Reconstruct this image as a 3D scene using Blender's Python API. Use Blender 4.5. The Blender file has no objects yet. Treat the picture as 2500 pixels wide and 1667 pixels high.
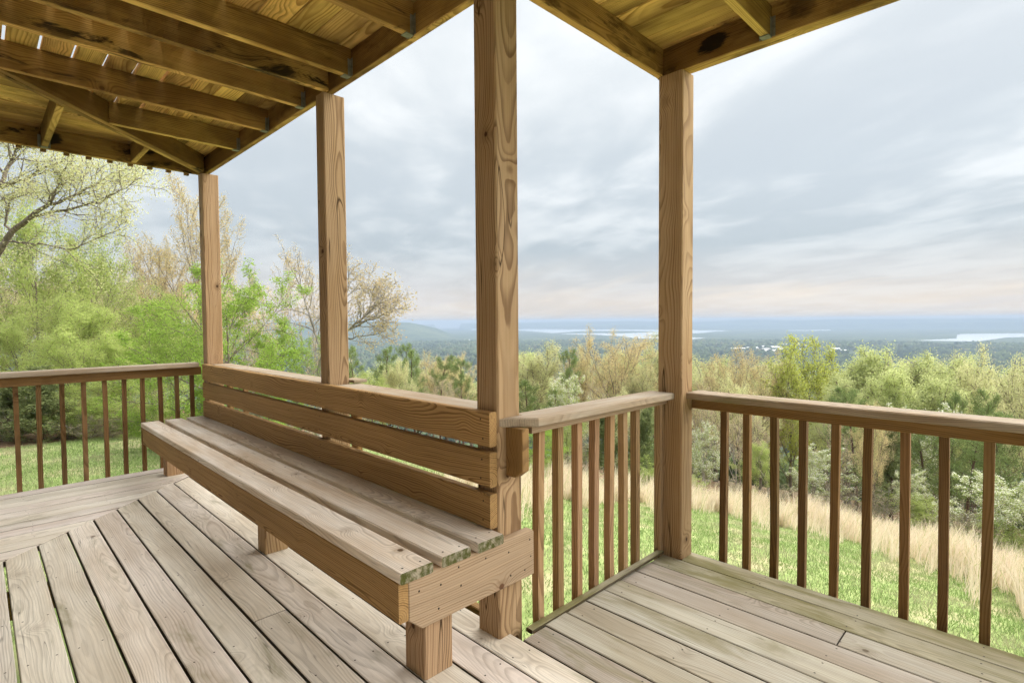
import bpy, math, random
import numpy as np
from mathutils import Matrix, Vector

SC = bpy.context.scene
COL = SC.collection

# ------------------------------------------------------------------ camera
EYE = np.array([0.0, 0.0, 1.24])                      # deck surface is z = 0
CAM_R = np.array([[0.70668296, -0.70749152, -0.00741248],   # right
                  [0.03146986, 0.02096426, 0.99928482],     # up
                  [0.70683014, 0.70641082, -0.03707974]])   # forward
FOC = 1310.4                                          # focal length for a 2500 px wide frame
cam_d = bpy.data.cameras.new('camera')
cam_d.sensor_width = 36.0
cam_d.lens = FOC / 2500.0 * 36.0
cam_d.clip_start = 0.05
cam_d.clip_end = 60000.0
cam = bpy.data.objects.new('camera', cam_d)
COL.objects.link(cam)
cm = Matrix.Identity(4)
for i in range(3):
    cm[i][0] = CAM_R[0][i]; cm[i][1] = CAM_R[1][i]; cm[i][2] = -CAM_R[2][i]; cm[i][3] = EYE[i]
cam.matrix_world = cm
SC.camera = cam

# ------------------------------------------------------------------ render / exposure
SC.render.engine = 'CYCLES'
SC.view_settings.view_transform = 'Standard'
SC.view_settings.look = 'None'
SC.view_settings.exposure = 2.6
SC.view_settings.gamma = 1.0
SC.view_settings.use_curve_mapping = False
cy = SC.cycles
cy.use_denoising = True
cy.max_bounces = 8
cy.diffuse_bounces = 4
cy.glossy_bounces = 2
cy.transmission_bounces = 4
cy.transparent_max_bounces = 4
cy.volume_bounces = 0
cy.caustics_reflective = False
cy.caustics_refractive = False
cy.sample_clamp_indirect = 6.0
cy.use_adaptive_sampling = True
cy.adaptive_threshold = 0.02
cy.adaptive_min_samples = 16

SUN_AZ = math.radians(-24.0)
SUN_EL = math.radians(40.0)

# ------------------------------------------------------------------ node helpers
class NT:
    def __init__(self, tree):
        self.t = tree; self.n = tree.nodes; self.l = tree.links
    def node(self, typ, **kw):
        nd = self.n.new(typ)
        for k, v in kw.items():
            setattr(nd, k, v)
        return nd
    def put(self, sock, v):
        if v is None:
            return
        if isinstance(v, bpy.types.NodeSocket):
            self.l.new(v, sock)
        else:
            if hasattr(sock.default_value, '__len__') and not hasattr(v, '__len__'):
                v = [v] * len(sock.default_value)
            if hasattr(sock.default_value, '__len__') and len(sock.default_value) == 4 and len(v) == 3:
                v = (*v, 1.0)
            sock.default_value = v
    def math(self, op, a, b=None, c=None, clamp=False):
        nd = self.node('ShaderNodeMath', operation=op, use_clamp=clamp)
        self.put(nd.inputs[0], a); self.put(nd.inputs[1], b); self.put(nd.inputs[2], c)
        return nd.outputs[0]
    def vmath(self, op, a, b=None, scale=None):
        nd = self.node('ShaderNodeVectorMath', operation=op)
        self.put(nd.inputs[0], a); self.put(nd.inputs[1], b)
        if scale is not None:
            self.put(nd.inputs['Scale'], scale)
        return nd.outputs['Value'] if op in ('LENGTH', 'DOT_PRODUCT', 'DISTANCE') else nd.outputs['Vector']
    def sep(self, v):
        nd = self.node('ShaderNodeSeparateXYZ'); self.put(nd.inputs[0], v)
        return nd.outputs
    def comb(self, x, y, z):
        nd = self.node('ShaderNodeCombineXYZ')
        for s, v in zip(nd.inputs, (x, y, z)):
            self.put(s, v)
        return nd.outputs[0]
    def noise(self, vec, scale, detail=3.0, rough=0.55, dist=0.0, color=False):
        nd = self.node('ShaderNodeTexNoise')
        self.put(nd.inputs['Vector'], vec); self.put(nd.inputs['Scale'], scale)
        self.put(nd.inputs['Detail'], detail); self.put(nd.inputs['Roughness'], rough)
        self.put(nd.inputs['Distortion'], dist)
        return nd.outputs['Color'] if color else nd.outputs['Fac']
    def ramp(self, fac, a, b, va=0.0, vb=1.0, smooth=True):
        nd = self.node('ShaderNodeMapRange', interpolation_type='SMOOTHSTEP' if smooth else 'LINEAR')
        self.put(nd.inputs['Value'], fac)
        self.put(nd.inputs['From Min'], a); self.put(nd.inputs['From Max'], b)
        self.put(nd.inputs['To Min'], va); self.put(nd.inputs['To Max'], vb)
        return nd.outputs['Result']
    def mix(self, fac, a, b, mode='MIX'):
        nd = self.node('ShaderNodeMix', data_type='RGBA', blend_type=mode)
        self.put(nd.inputs['Factor'], fac)
        self.put(nd.inputs[6], a); self.put(nd.inputs[7], b)
        return nd.outputs[2]
    def cramp(self, fac, stops):
        nd = self.node('ShaderNodeValToRGB')
        e = nd.color_ramp.elements
        while len(e) < len(stops):
            e.new(0.5)
        for el, (p, c) in zip(e, stops):
            el.position = p; el.color = (*c, 1.0)
        self.put(nd.inputs[0], fac)
        return nd.outputs[0]

def new_mat(name):
    m = bpy.data.materials.new(name)
    m.use_nodes = True
    m.node_tree.nodes.clear()
    return m, NT(m.node_tree)

def finish(nt, color, rough=0.8, bump=None, bump_strength=0.3, bump_dist=0.002, spec=0.25, metallic=0.0):
    p = nt.node('ShaderNodeBsdfPrincipled')
    nt.put(p.inputs['Base Color'], color)
    nt.put(p.inputs['Roughness'], rough)
    nt.put(p.inputs['Specular IOR Level'], spec)
    nt.put(p.inputs['Metallic'], metallic)
    if bump is not None:
        b = nt.node('ShaderNodeBump')
        nt.put(b.inputs['Height'], bump); nt.put(b.inputs['Strength'], bump_strength); nt.put(b.inputs['Distance'], bump_dist)
        nt.l.new(b.outputs[0], p.inputs['Normal'])
    o = nt.node('ShaderNodeOutputMaterial')
    nt.l.new(p.outputs[0], o.inputs['Surface'])
    return p

def lin(r, g, b):
    f = lambda v: (v / 255.0) / 12.92 if v / 255.0 <= 0.04045 else ((v / 255.0 + 0.055) / 1.055) ** 2.4
    return (f(r), f(g), f(b))

# ------------------------------------------------------------------ world: high broken overcast over a clear sky
world = bpy.data.worlds.new('World')
SC.world = world
world.use_nodes = True
w = NT(world.node_tree)
w.n.clear()
sky = w.node('ShaderNodeTexSky', sky_type='NISHITA')
sky.sun_disc = False
sky.sun_elevation = SUN_EL
sky.sun_rotation = math.pi / 2 - SUN_AZ
sky.air_density = 1.0; sky.dust_density = 1.5
tcw = w.node('ShaderNodeTexCoord')
dirv = w.vmath('NORMALIZE', tcw.outputs['Generated'])
dx, dy, dz = w.sep(dirv)
zc = w.math('MAXIMUM', dz, 0.0)
inv = w.math('DIVIDE', 1.0, w.math('ADD', zc, 0.10))
cu = w.math('MULTIPLY', dx, inv); cv = w.math('MULTIPLY', dy, inv)
# rotate so that the cloud streets run across the view
ca, sa = math.cos(math.radians(62)), math.sin(math.radians(62))
ru = w.math('ADD', w.math('MULTIPLY', cu, ca), w.math('MULTIPLY', cv, sa))
rv = w.math('SUBTRACT', w.math('MULTIPLY', cv, ca), w.math('MULTIPLY', cu, sa))
n_big = w.noise(w.comb(w.math('MULTIPLY', ru, 0.7), w.math('MULTIPLY', rv, 1.3), 3.7), 0.9, 6.0, 0.50, 0.35)
n_puff = w.noise(w.comb(w.math('MULTIPLY', ru, 1.4), w.math('MULTIPLY', rv, 1.8), 9.1), 1.6, 6.0, 0.50, 0.4)
n_far = w.noise(w.comb(w.math('MULTIPLY', ru, 0.35), w.math('MULTIPLY', rv, 1.0), 5.3), 1.0, 5.0, 0.55, 0.3)
base = w.cramp(zc, [(0.0, lin(214, 200, 188)), (0.03, lin(217, 207, 199)), (0.065, lin(196, 196, 199)), (0.13, lin(178, 188, 197)), (0.25, lin(196, 205, 213)), (0.42, lin(220, 226, 231)), (1.0, lin(218, 225, 231))])
white = w.ramp(w.math('ADD', w.math('MULTIPLY', n_big, 0.60), w.math('MULTIPLY', n_puff, 0.40)), 0.42, 0.64)
white = w.math('MULTIPLY', white, w.ramp(zc, 0.04, 0.34, 0.25, 0.9))
cl = w.mix(white, base, lin(243, 246, 249))
dark = w.math('MULTIPLY', w.ramp(n_big, 0.52, 0.34), w.ramp(zc, 0.08, 0.3, 0.15, 0.55))
cl = w.mix(dark, cl, lin(190, 199, 208))
streak = w.math('MULTIPLY', w.ramp(n_far, 0.52, 0.70), w.ramp(zc, 0.13, 0.04))
cl = w.mix(w.math('MULTIPLY', streak, 0.5), cl, lin(240, 226, 211))
streak2 = w.math('MULTIPLY', w.ramp(n_far, 0.46, 0.32), w.ramp(zc, 0.14, 0.03))
cl = w.mix(w.math('MULTIPLY', streak2, 0.45), cl, lin(206, 206, 212))
lum = w.vmath('MULTIPLY', cl, (0.1955, 0.195, 0.190))               # the exposure of +2 brings it back
skyd = w.vmath('SCALE', sky.outputs[0], scale=0.05)
full = w.mix(0.96, skyd, lum)
bg = w.node('ShaderNodeBackground')
w.l.new(full, bg.inputs['Color'])
bg.inputs['Strength'].default_value = 1.0
wo = w.node('ShaderNodeOutputWorld')
w.l.new(bg.outputs[0], wo.inputs['Surface'])
world.cycles.sampling_method = 'MANUAL'
world.cycles.sample_map_resolution = 512

# ------------------------------------------------------------------ sun behind thin cloud
sun_d = bpy.data.lights.new('sun', 'SUN')
sun_d.energy = 1.5
sun_d.angle = math.radians(110.0)
sun_d.color = (1.0, 0.95, 0.88)
sun = bpy.data.objects.new('sun', sun_d)
COL.objects.link(sun)
sv = Vector((math.cos(SUN_EL) * math.cos(SUN_AZ), math.cos(SUN_EL) * math.sin(SUN_AZ), math.sin(SUN_EL)))
sun.rotation_euler = sv.to_track_quat('Z', 'Y').to_euler()
sun.location = sv * 50

# ------------------------------------------------------------------ object helpers
def ray(px, py):
    d = np.array([(px - 1250.0) / FOC, -(py - 833.5) / FOC, 1.0])
    return CAM_R.T @ d

def at_depth(px, D, py=784.0):
    """ground position (x, y) of a sight line at depth D metres along the view axis"""
    d = ray(px, py)
    return d[0] * D, d[1] * D

def tag(o, label=None, cat=None, group=None, kind=None):
    if label: o['label'] = label
    if cat: o['category'] = cat
    if group: o['group'] = group
    if kind: o['kind'] = kind
    return o

def empty(name, loc, label=None, cat=None, group=None):
    o = bpy.data.objects.new(name, None)
    o.empty_display_size = 0.2
    COL.objects.link(o)
    o.location = loc
    return tag(o, label, cat, group)

def mesh(name, verts, faces):
    m = bpy.data.meshes.new(name)
    m.from_pydata([tuple(v) for v in verts], [], faces)
    m.update()
    return m

def link(name, me, mat, parent=None, M=None, origin=None):
    """link a mesh object; M is its world matrix, origin the (unrotated) location of the thing above it"""
    o = bpy.data.objects.new(name, me)
    COL.objects.link(o)
    if mat is not None and not me.materials:
        me.materials.append(mat)
    M = M if M is not None else Matrix.Identity(4)
    if parent is not None:
        o.parent = parent
        pm = world_of(parent)
        M = pm.inverted() @ M
    o.matrix_basis = M
    return o

def world_of(o):
    m = o.matrix_basis.copy()
    while o.parent is not None:
        o = o.parent
        m = o.matrix_basis @ m
    return m

def frame(origin, xdir, ydir):
    x = Vector(xdir).normalized(); y = Vector(ydir)
    y = (y - x * y.dot(x)).normalized(); z = x.cross(y)
    M = Matrix.Identity(4)
    for i in range(3):
        M[i][0] = x[i]; M[i][1] = y[i]; M[i][2] = z[i]; M[i][3] = origin[i]
    return M

RND = random.Random(11)

def beam_mesh(L, W, T, c=0.004, segs=1, bow=(0.0, 0.0), seed=0):
    """a sawn timber along local X, centred on Y and Z, eased edges, optional bow"""
    h, t = W / 2, T / 2
    prof = [(-h + c, -t), (h - c, -t), (h, -t + c), (h, t - c), (h - c, t), (-h + c, t), (-h, t - c), (-h, -t + c)] if c > 0 else [(-h, -t), (h, -t), (h, t), (-h, t)]
    n = len(prof)
    V = []; F = []
    r = random.Random(seed)
    ph = r.uniform(0, 3.0)
    for s in range(segs + 1):
        u = s / segs
        k = math.sin(math.pi * u * 1.0) + 0.35 * math.sin(2 * math.pi * u + ph) * math.sin(math.pi * u)
        for (y, z) in prof:
            V.append((u * L, y + bow[0] * k, z + bow[1] * k))
    for s in range(segs):
        a = s * n
        for i in range(n):
            j = (i + 1) % n
            F.append((a + i, a + n + i, a + n + j, a + j)[::-1])
    F.append(tuple(range(n))[::-1])
    F.append(tuple(range(segs * n, segs * n + n)))
    m = mesh('timber', V, F)
    return m

def box(name, parent, x0, x1, y0, y1, z0, z1, axis, mat, c=0.004, segs=1, bow=(0, 0)):
    """sawn timber filling a world box, its grain along 'x', 'y' or 'z'"""
    lo = Vector((x0, y0, z0)); hi = Vector((x1, y1, z1)); ce = (lo + hi) / 2; sz = hi - lo
    s = RND.randint(0, 99999)
    if axis == 'x':
        me = beam_mesh(sz.x, sz.y, sz.z, c, segs, bow, s); M = frame((x0, ce.y, ce.z), (1, 0, 0), (0, 1, 0))
    elif axis == 'y':
        me = beam_mesh(sz.y, sz.x, sz.z, c, segs, bow, s); M = frame((ce.x, y0, ce.z), (0, 1, 0), (-1, 0, 0))
    else:
        me = beam_mesh(sz.z, sz.x, sz.y, c, segs, bow, s); M = frame((ce.x, ce.y, z0), (0, 0, 1), (1, 0, 0))
    return link(name, me, mat, parent, M)

def plank_mesh(poly, t, c=0.003):
    """flat board from a convex polygon (local x, y), top at z = 0, eased top and bottom edges"""
    P = [Vector((p[0], p[1])) for p in poly]
    n = len(P)
    area = sum(P[i].x * P[(i + 1) % n].y - P[(i + 1) % n].x * P[i].y for i in range(n))
    if area < 0:
        P.reverse()
    def inset(d):
        out = []
        for i in range(n):
            a, b, e = P[i - 1], P[i], P[(i + 1) % n]
            d1 = (b - a).normalized(); d2 = (e - b).normalized()
            n1 = Vector((-d1.y, d1.x)); n2 = Vector((-d2.y, d2.x))
            k = n1 + n2
            k = k / max(0.2, k.dot(n1))
            out.append(b + k * d)
        return out
    I = inset(c)
    rings = [[(p.x, p.y, -t) for p in I], [(p.x, p.y, -t + c) for p in P], [(p.x, p.y, -c) for p in P], [(p.x, p.y, 0.0) for p in I]]
    V = [v for r in rings for v in r]; F = []
    for r in range(3):
        for i in range(n):
            j = (i + 1) % n
            F.append((r * n + i, r * n + j, r * n + n + j, r * n + n + i))
    F.append(tuple(range(n))[::-1]); F.append(tuple(range(3 * n, 4 * n)))
    return mesh('board', V, F)

def plank(name, parent, poly, ztop, t, axis, mat, c=0.003, flip=False):
    """board lying flat: poly in world x, y; grain along world 'x' or 'y'"""
    cx = sum(p[0] for p in poly) / len(poly); cyy = sum(p[1] for p in poly) / len(poly)
    if axis == 'x':
        loc = [(p[0] - cx, p[1] - cyy) for p in poly]; M = frame((cx, cyy, ztop), (1, 0, 0), (0, 1, 0))
    else:
        loc = [(p[1] - cyy, -(p[0] - cx)) for p in poly]; M = frame((cx, cyy, ztop), (0, 1, 0), (-1, 0, 0))
    return link(name, plank_mesh(loc, t, c), mat, parent, M)

# ------------------------------------------------------------------ wood
def wood(name, light, dark, knot, ring=0.0065, contrast=0.8, vary=0.25, grey=None, grey_amt=0.0, mould=0.0, moss=0.0, checks=0.5, rough=0.78, end_moss=False, stains=None, edge_shade=0.0, side_shade_stain=0.0, vs=3.6, crack=34.0, tint=0.0, knots=1.0):
    m, nt = new_mat(name)
    tc = nt.node('ShaderNodeTexCoord')
    oi = nt.node('ShaderNodeObjectInfo')
    wn = nt.node('ShaderNodeTexWhiteNoise', noise_dimensions='1D')
    nt.put(wn.inputs['W'], nt.math('MULTIPLY', oi.outputs['Random'], 917.3))
    rv = wn.outputs['Color']
    r1, r2, r3 = nt.sep(rv)
    P0 = tc.outputs['Object']
    P = nt.vmath('ADD', P0, nt.vmath('SCALE', rv, scale=23.0))
    X, Y, Z = nt.sep(P0)
    PX, PY, PZ = nt.sep(P)
    # the pith wanders along the trunk: arches in the grain
    wv = nt.noise(nt.comb(nt.math('MULTIPLY', PX, 0.85), nt.math('MULTIPLY', PY, 1.8), nt.math('MULTIPLY', PZ, 1.8)), 1.0, 2.0, 0.5, 0.0, True)
    wx, wy, wz = nt.sep(wv)
    fine = nt.noise(nt.comb(nt.math('MULTIPLY', PX, 4.0), nt.math('MULTIPLY', PY, 9.0), nt.math('MULTIPLY', PZ, 9.0)), 1.0, 3.0, 0.5)
    y0 = nt.math('MULTIPLY', nt.math('SUBTRACT', r1, 0.5), 0.17)
    z0 = nt.math('ADD', nt.math('MULTIPLY', r2, 0.09), 0.025)
    sg = nt.math('SUBTRACT', nt.math('MULTIPLY', nt.math('GREATER_THAN', r3, 0.5), 2.0), 1.0)
    z0 = nt.math('MULTIPLY', z0, sg)
    yy = nt.math('ADD', nt.math('SUBTRACT', Y, y0), nt.math('MULTIPLY', nt.math('SUBTRACT', wx, 0.5), 0.16))
    zz = nt.math('ADD', nt.math('SUBTRACT', Z, z0), nt.math('MULTIPLY', nt.math('SUBTRACT', wy, 0.5), 0.16))
    rr = nt.math('SQRT', nt.math('ADD', nt.math('MULTIPLY', yy, yy), nt.math('MULTIPLY', zz, zz)))
    # knots
    vo = nt.node('ShaderNodeTexVoronoi', feature='F1', distance='EUCLIDEAN')
    nt.put(vo.inputs['Vector'], nt.comb(PX, nt.math('MULTIPLY', PY, 1.15), nt.math('MULTIPLY', PZ, 1.15)))
    nt.put(vo.inputs['Scale'], vs)
    kd = nt.math('DIVIDE', vo.outputs['Distance'], vs)
    kr = nt.math('DIVIDE', kd, 0.045)
    kb = nt.math('EXPONENT', nt.math('MULTIPLY', nt.math('MULTIPLY', kr, kr), -1.0))
    rr2 = nt.math('ADD', rr, nt.math('MULTIPLY', kb, 0.030))
    rr2 = nt.math('ADD', rr2, nt.math('MULTIPLY', nt.math('SUBTRACT', fine, 0.5), 0.006))
    ph = nt.math('DIVIDE', rr2, ring)
    fr = nt.math('FRACT', ph)
    yr = nt.noise(nt.comb(nt.math('FLOOR', ph), r1, r2), 3.1, 0.0)          # strong and weak years
    late = nt.math('MULTIPLY', nt.ramp(fr, 0.30, 0.86), nt.ramp(fr, 1.0, 0.90))
    late = nt.math('MULTIPLY', late, nt.ramp(yr, 0.3, 0.65, 0.35, 1.0))
    fib = nt.noise(nt.comb(nt.math('MULTIPLY', PX, 2.2), nt.math('MULTIPLY', PY, 120.0), nt.math('MULTIPLY', PZ, 120.0)), 1.0, 2.0, 0.6)
    tone = nt.noise(nt.comb(nt.math('MULTIPLY', PX, 1.3), nt.math('MULTIPLY', PY, 6.0), nt.math('MULTIPLY', PZ, 6.0)), 1.0, 4.0, 0.6)
    col = nt.mix(nt.math('MULTIPLY', late, contrast), light, dark)
    if grey is not None:
        ga = nt.math('MULTIPLY', nt.ramp(tone, 0.28, 0.66), grey_amt)
        gcol = nt.mix(nt.math('MULTIPLY', late, contrast * 0.75), grey, tuple(0.55 * g for g in grey))
        col = nt.mix(ga, col, gcol)
    val = nt.math('MULTIPLY', nt.ramp(fib, 0.25, 0.75, 0.86, 1.12, False), nt.ramp(tone, 0.25, 0.75, 0.84, 1.14, False))
    val = nt.math('MULTIPLY', val, nt.math('ADD', nt.math('MULTIPLY', nt.math('SUBTRACT', r3, 0.5), vary * 2), 1.0))
    col = nt.vmath('MULTIPLY', col, nt.comb(val, nt.math('MULTIPLY', val, nt.math('ADD', 1.0, nt.math('MULTIPLY', nt.math('SUBTRACT', r1, 0.5), tint))), nt.math('MULTIPLY', val, nt.math('ADD', 1.0, nt.math('MULTIPLY', nt.math('SUBTRACT', r2, 0.5), tint)))))
    core = nt.ramp(nt.math('ADD', kd, nt.math('MULTIPLY', nt.math('SUBTRACT', fine, 0.5), 0.012)), 0.017, 0.010, 0.0, knots)
    halo = nt.ramp(kd, 0.05, 0.015, 0.0, 0.35 * knots)
    col = nt.mix(halo, col, tuple(0.5 * (a + b) for a, b in zip(dark, knot)))
    col = nt.mix(core, col, knot)
    if checks > 0:
        cr = nt.noise(nt.comb(nt.math('MULTIPLY', PX, 1.1), nt.math('MULTIPLY', PY, crack), nt.math('MULTIPLY', PZ, crack)), 1.0, 1.0, 0.4)
        ck = nt.ramp(nt.math('ABSOLUTE', nt.math('SUBTRACT', cr, 0.63)), 0.012, 0.0, 0.0, checks)
        ck = nt.math('MULTIPLY', ck, nt.ramp(tone, 0.45, 0.6))
        col = nt.mix(ck, col, tuple(0.22 * k for k in dark))
    if mould > 0:
        mn = nt.noise(nt.comb(nt.math('MULTIPLY', PX, 2.2), nt.math('MULTIPLY', PY, 5.5), nt.math('MULTIPLY', PZ, 5.5)), 1.0, 6.0, 0.68, 0.4)
        mm = nt.ramp(mn, 0.56, 0.67, 0.0, mould)
        col = nt.mix(mm, col, (0.016, 0.010, 0.006))
        m2 = nt.noise(nt.comb(nt.math('MULTIPLY', PX, 0.8), nt.math('MULTIPLY', PY, 2.5), nt.math('MULTIPLY', PZ, 2.5)), 1.0, 4.0, 0.6)
        col = nt.mix(nt.ramp(m2, 0.40, 0.62, 0.0, 0.75), col, (0.105, 0.050, 0.014))
    if moss > 0:
        gn = nt.noise(nt.comb(nt.math('MULTIPLY', PX, 1.6), nt.math('MULTIPLY', PY, 7.0), nt.math('MULTIPLY', PZ, 7.0)), 1.0, 5.0, 0.62, 0.5)
        col = nt.mix(nt.ramp(gn, 0.60 - 0.22 * moss, 0.78 - 0.18 * moss, 0.0, min(0.95, 0.5 + 0.45 * moss)), col, (0.165, 0.150, 0.058))
    if edge_shade > 0:                                        # shade of the board gaps painted dark on the narrow edges
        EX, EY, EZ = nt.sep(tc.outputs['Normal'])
        col = nt.mix(nt.ramp(nt.math('ABSOLUTE', EZ), 0.75, 0.5, 0.0, edge_shade), col, (0.045, 0.030, 0.018))
    if side_shade_stain > 0:                                       # brown stain with painted shade: upright sides dark, undersides left light
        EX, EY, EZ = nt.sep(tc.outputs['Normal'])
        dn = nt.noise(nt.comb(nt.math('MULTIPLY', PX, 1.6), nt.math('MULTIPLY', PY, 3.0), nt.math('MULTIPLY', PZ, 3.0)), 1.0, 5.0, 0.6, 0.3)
        dd = nt.math('MULTIPLY', nt.ramp(dn, 0.30, 0.62, 0.45, 1.0), nt.ramp(nt.math('ABSOLUTE', EY), 0.6, 0.85, side_shade_stain * 0.10, side_shade_stain))
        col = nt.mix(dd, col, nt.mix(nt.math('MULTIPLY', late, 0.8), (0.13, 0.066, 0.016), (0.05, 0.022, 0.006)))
    if side_shade_stain > 0:                                       # black mildew blotches over the brown
        bn = nt.noise(nt.comb(nt.math('MULTIPLY', PX, 3.0), nt.math('MULTIPLY', PY, 8.0), nt.math('MULTIPLY', PZ, 9.0)), 1.0, 6.0, 0.62, 0.8)
        bm = nt.noise(nt.comb(nt.math('MULTIPLY', PX, 0.9), nt.math('MULTIPLY', PY, 2.0), nt.math('MULTIPLY', PZ, 2.0)), 1.0, 2.0, 0.5)
        col = nt.mix(nt.math('MULTIPLY', nt.ramp(bn, 0.53, 0.62, 0.0, 0.92), nt.ramp(bm, 0.44, 0.58)), col, (0.012, 0.008, 0.005))
    if end_moss:
        NX, NY, NZ = nt.sep(tc.outputs['Normal'])
        en = nt.noise(nt.vmath('SCALE', P, scale=38.0), 1.0, 4.0, 0.6)
        col = nt.mix(nt.math('MULTIPLY', nt.ramp(NX, -0.7, -0.95), nt.ramp(en, 0.30, 0.62, 0.55, 1.0)), col, (0.075, 0.08, 0.02))
    if stains:
        sn = nt.noise(nt.comb(nt.math('MULTIPLY', PX, 9.0), nt.math('MULTIPLY', PY, 30.0), nt.math('MULTIPLY', PZ, 30.0)), 1.0, 5.0, 0.65)
        for (sx, sw, amt) in stains:
            ex = nt.math('DIVIDE', nt.math('SUBTRACT', X, sx), sw)
            ez = nt.math('DIVIDE', nt.math('SUBTRACT', Z, 0.008), 0.055)
            e2 = nt.math('SQRT', nt.math('ADD', nt.math('MULTIPLY', ex, ex), nt.math('MULTIPLY', ez, ez)))
            e2 = nt.math('ADD', e2, nt.math('MULTIPLY', nt.math('SUBTRACT', sn, 0.5), 1.5))
            col = nt.mix(nt.ramp(e2, 0.95, 0.60, 0.0, amt), col, (0.012, 0.008, 0.006))
    hgt = nt.math('ADD', nt.math('MULTIPLY', late, 0.6), nt.math('MULTIPLY', fib, 0.8))
    finish(nt, col, rough, hgt, 0.35, 0.0016, 0.12)
    return m

W_FLOOR = wood('weathered_floor_wood', (0.63, 0.555, 0.46), (0.39, 0.315, 0.24), (0.15, 0.105, 0.07), 0.0075, 0.62, 0.08, (0.69, 0.645, 0.58), 0.85, 0, 0.18, 0.6, 0.8, tint=0.05, knots=0.8, edge_shade=0.9)
W_FLOOR_OUT = wood('dimmed_outer_floor_wood', (0.39, 0.34, 0.265), (0.23, 0.19, 0.135), (0.085, 0.06, 0.035), 0.0075, 0.65, 0.08, (0.41, 0.385, 0.335), 0.85, 0, 0.30, 0.6, 0.85, tint=0.05, knots=0.8, edge_shade=0.9)  # mossy floor wood, also darkened to offset the stronger light on the bump-out
W_MOSS = wood('mossy_floor_wood', (0.37, 0.33, 0.215), (0.22, 0.185, 0.105), (0.10, 0.07, 0.035), 0.0075, 0.6, 0.06, (0.31, 0.295, 0.235), 0.75, 0, 0.85, 0.5, 0.85, edge_shade=0.8)
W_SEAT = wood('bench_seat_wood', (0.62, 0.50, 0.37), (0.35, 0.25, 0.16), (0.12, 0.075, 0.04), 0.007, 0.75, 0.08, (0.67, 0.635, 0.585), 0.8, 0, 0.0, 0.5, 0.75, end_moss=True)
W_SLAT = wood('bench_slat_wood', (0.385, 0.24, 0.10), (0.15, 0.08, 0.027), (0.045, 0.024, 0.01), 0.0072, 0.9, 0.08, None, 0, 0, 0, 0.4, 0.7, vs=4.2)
W_NEW = wood('fresh_cut_wood', (0.41, 0.305, 0.20), (0.26, 0.17, 0.095), (0.12, 0.06, 0.03), 0.0085, 0.8, 0.05, None, 0, 0, 0, 0.3, 0.72)
W_POST = wood('post_wood', (0.40, 0.262, 0.135), (0.175, 0.092, 0.038), (0.07, 0.035, 0.018), 0.009, 0.9, 0.10, (0.38, 0.285, 0.19), 0.35, 0, 0, 0.95, 0.75, tint=0.05, vs=4.6, crack=15.0)
W_RAIL = wood('rail_wood', (0.26, 0.15, 0.052), (0.11, 0.055, 0.016), (0.05, 0.025, 0.012), 0.0075, 0.85, 0.10, (0.26, 0.20, 0.13), 0.2, 0, 0, 0.5, 0.78)
W_CAP = wood('weathered_rail_cap_wood', (0.36, 0.27, 0.175), (0.20, 0.135, 0.075), (0.08, 0.05, 0.025), 0.007, 0.65, 0.08, (0.38, 0.345, 0.285), 0.75, 0, 0.15, 0.6, 0.8)
W_BAL = wood('baluster_wood', (0.19, 0.108, 0.042), (0.09, 0.046, 0.016), (0.04, 0.02, 0.01), 0.0085, 0.8, 0.25, (0.20, 0.145, 0.09), 0.2, 0, 0, 0.3, 0.8, tint=0.12)
W_BAL_M = wood('pale_baluster_wood', (0.34, 0.215, 0.105), (0.17, 0.096, 0.04), (0.06, 0.03, 0.015), 0.0085, 0.8, 0.2, (0.36, 0.28, 0.20), 0.2, 0, 0, 0.3, 0.8, tint=0.12)
JP = dict(light=(0.70, 0.46, 0.15), dark=(0.36, 0.20, 0.055), knot=(0.045, 0.022, 0.008), ring=0.0075, contrast=0.85, vary=0.22, mould=0.9, checks=0.3, rough=0.75, tint=0.14, side_shade_stain=0.85)
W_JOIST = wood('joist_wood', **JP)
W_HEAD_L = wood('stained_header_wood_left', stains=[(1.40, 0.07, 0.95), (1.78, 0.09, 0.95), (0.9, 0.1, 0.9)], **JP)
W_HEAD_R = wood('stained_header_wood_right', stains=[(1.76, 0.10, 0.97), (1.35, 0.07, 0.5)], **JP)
W_CEIL = wood('ceiling_board_wood', (0.78, 0.52, 0.17), (0.38, 0.21, 0.055), (0.07, 0.035, 0.014), 0.008, 0.9, 0.18, None, 0, 0.35, 0, 0.3, 0.75, tint=0.16)

def plain(name, col, rough=0.6, metallic=0.0, spec=0.3, nscale=30.0, amt=0.25):
    m, nt = new_mat(name)
    tc = nt.node('ShaderNodeTexCoord')
    n = nt.noise(tc.outputs['Object'], nscale, 4.0, 0.6)
    c = nt.mix(nt.ramp(n, 0.3, 0.7), tuple(k * (1 - amt) for k in col), tuple(k * (1 + amt) for k in col))
    finish(nt, c, rough, n, 0.2, 0.001, spec, metallic)
    return m
M_STEEL = plain('galvanised_steel', (0.20, 0.20, 0.165), 0.6, 0.3)
M_NAIL = plain('rusty_nail', (0.035, 0.022, 0.015), 0.6, 0.2)

# ================================================================== THE DECK
def deck_z(x):
    return -0.02 * max(0.0, x - 0.9)

MIT_A, MIT_B = 3.80, 0.957          # floor mitre: y = A + B x
PITCH = 0.1417
G0 = 0.071                          # x of one gap between the long boards
GAP = 0.0095
FT = 0.036                          # floor board thickness
floor = empty('deck_floor', (0, 2, -0.04), 'weathered grey-tan board deck floor with a mitred corner and a bump-out on the right', 'deck floor')

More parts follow.
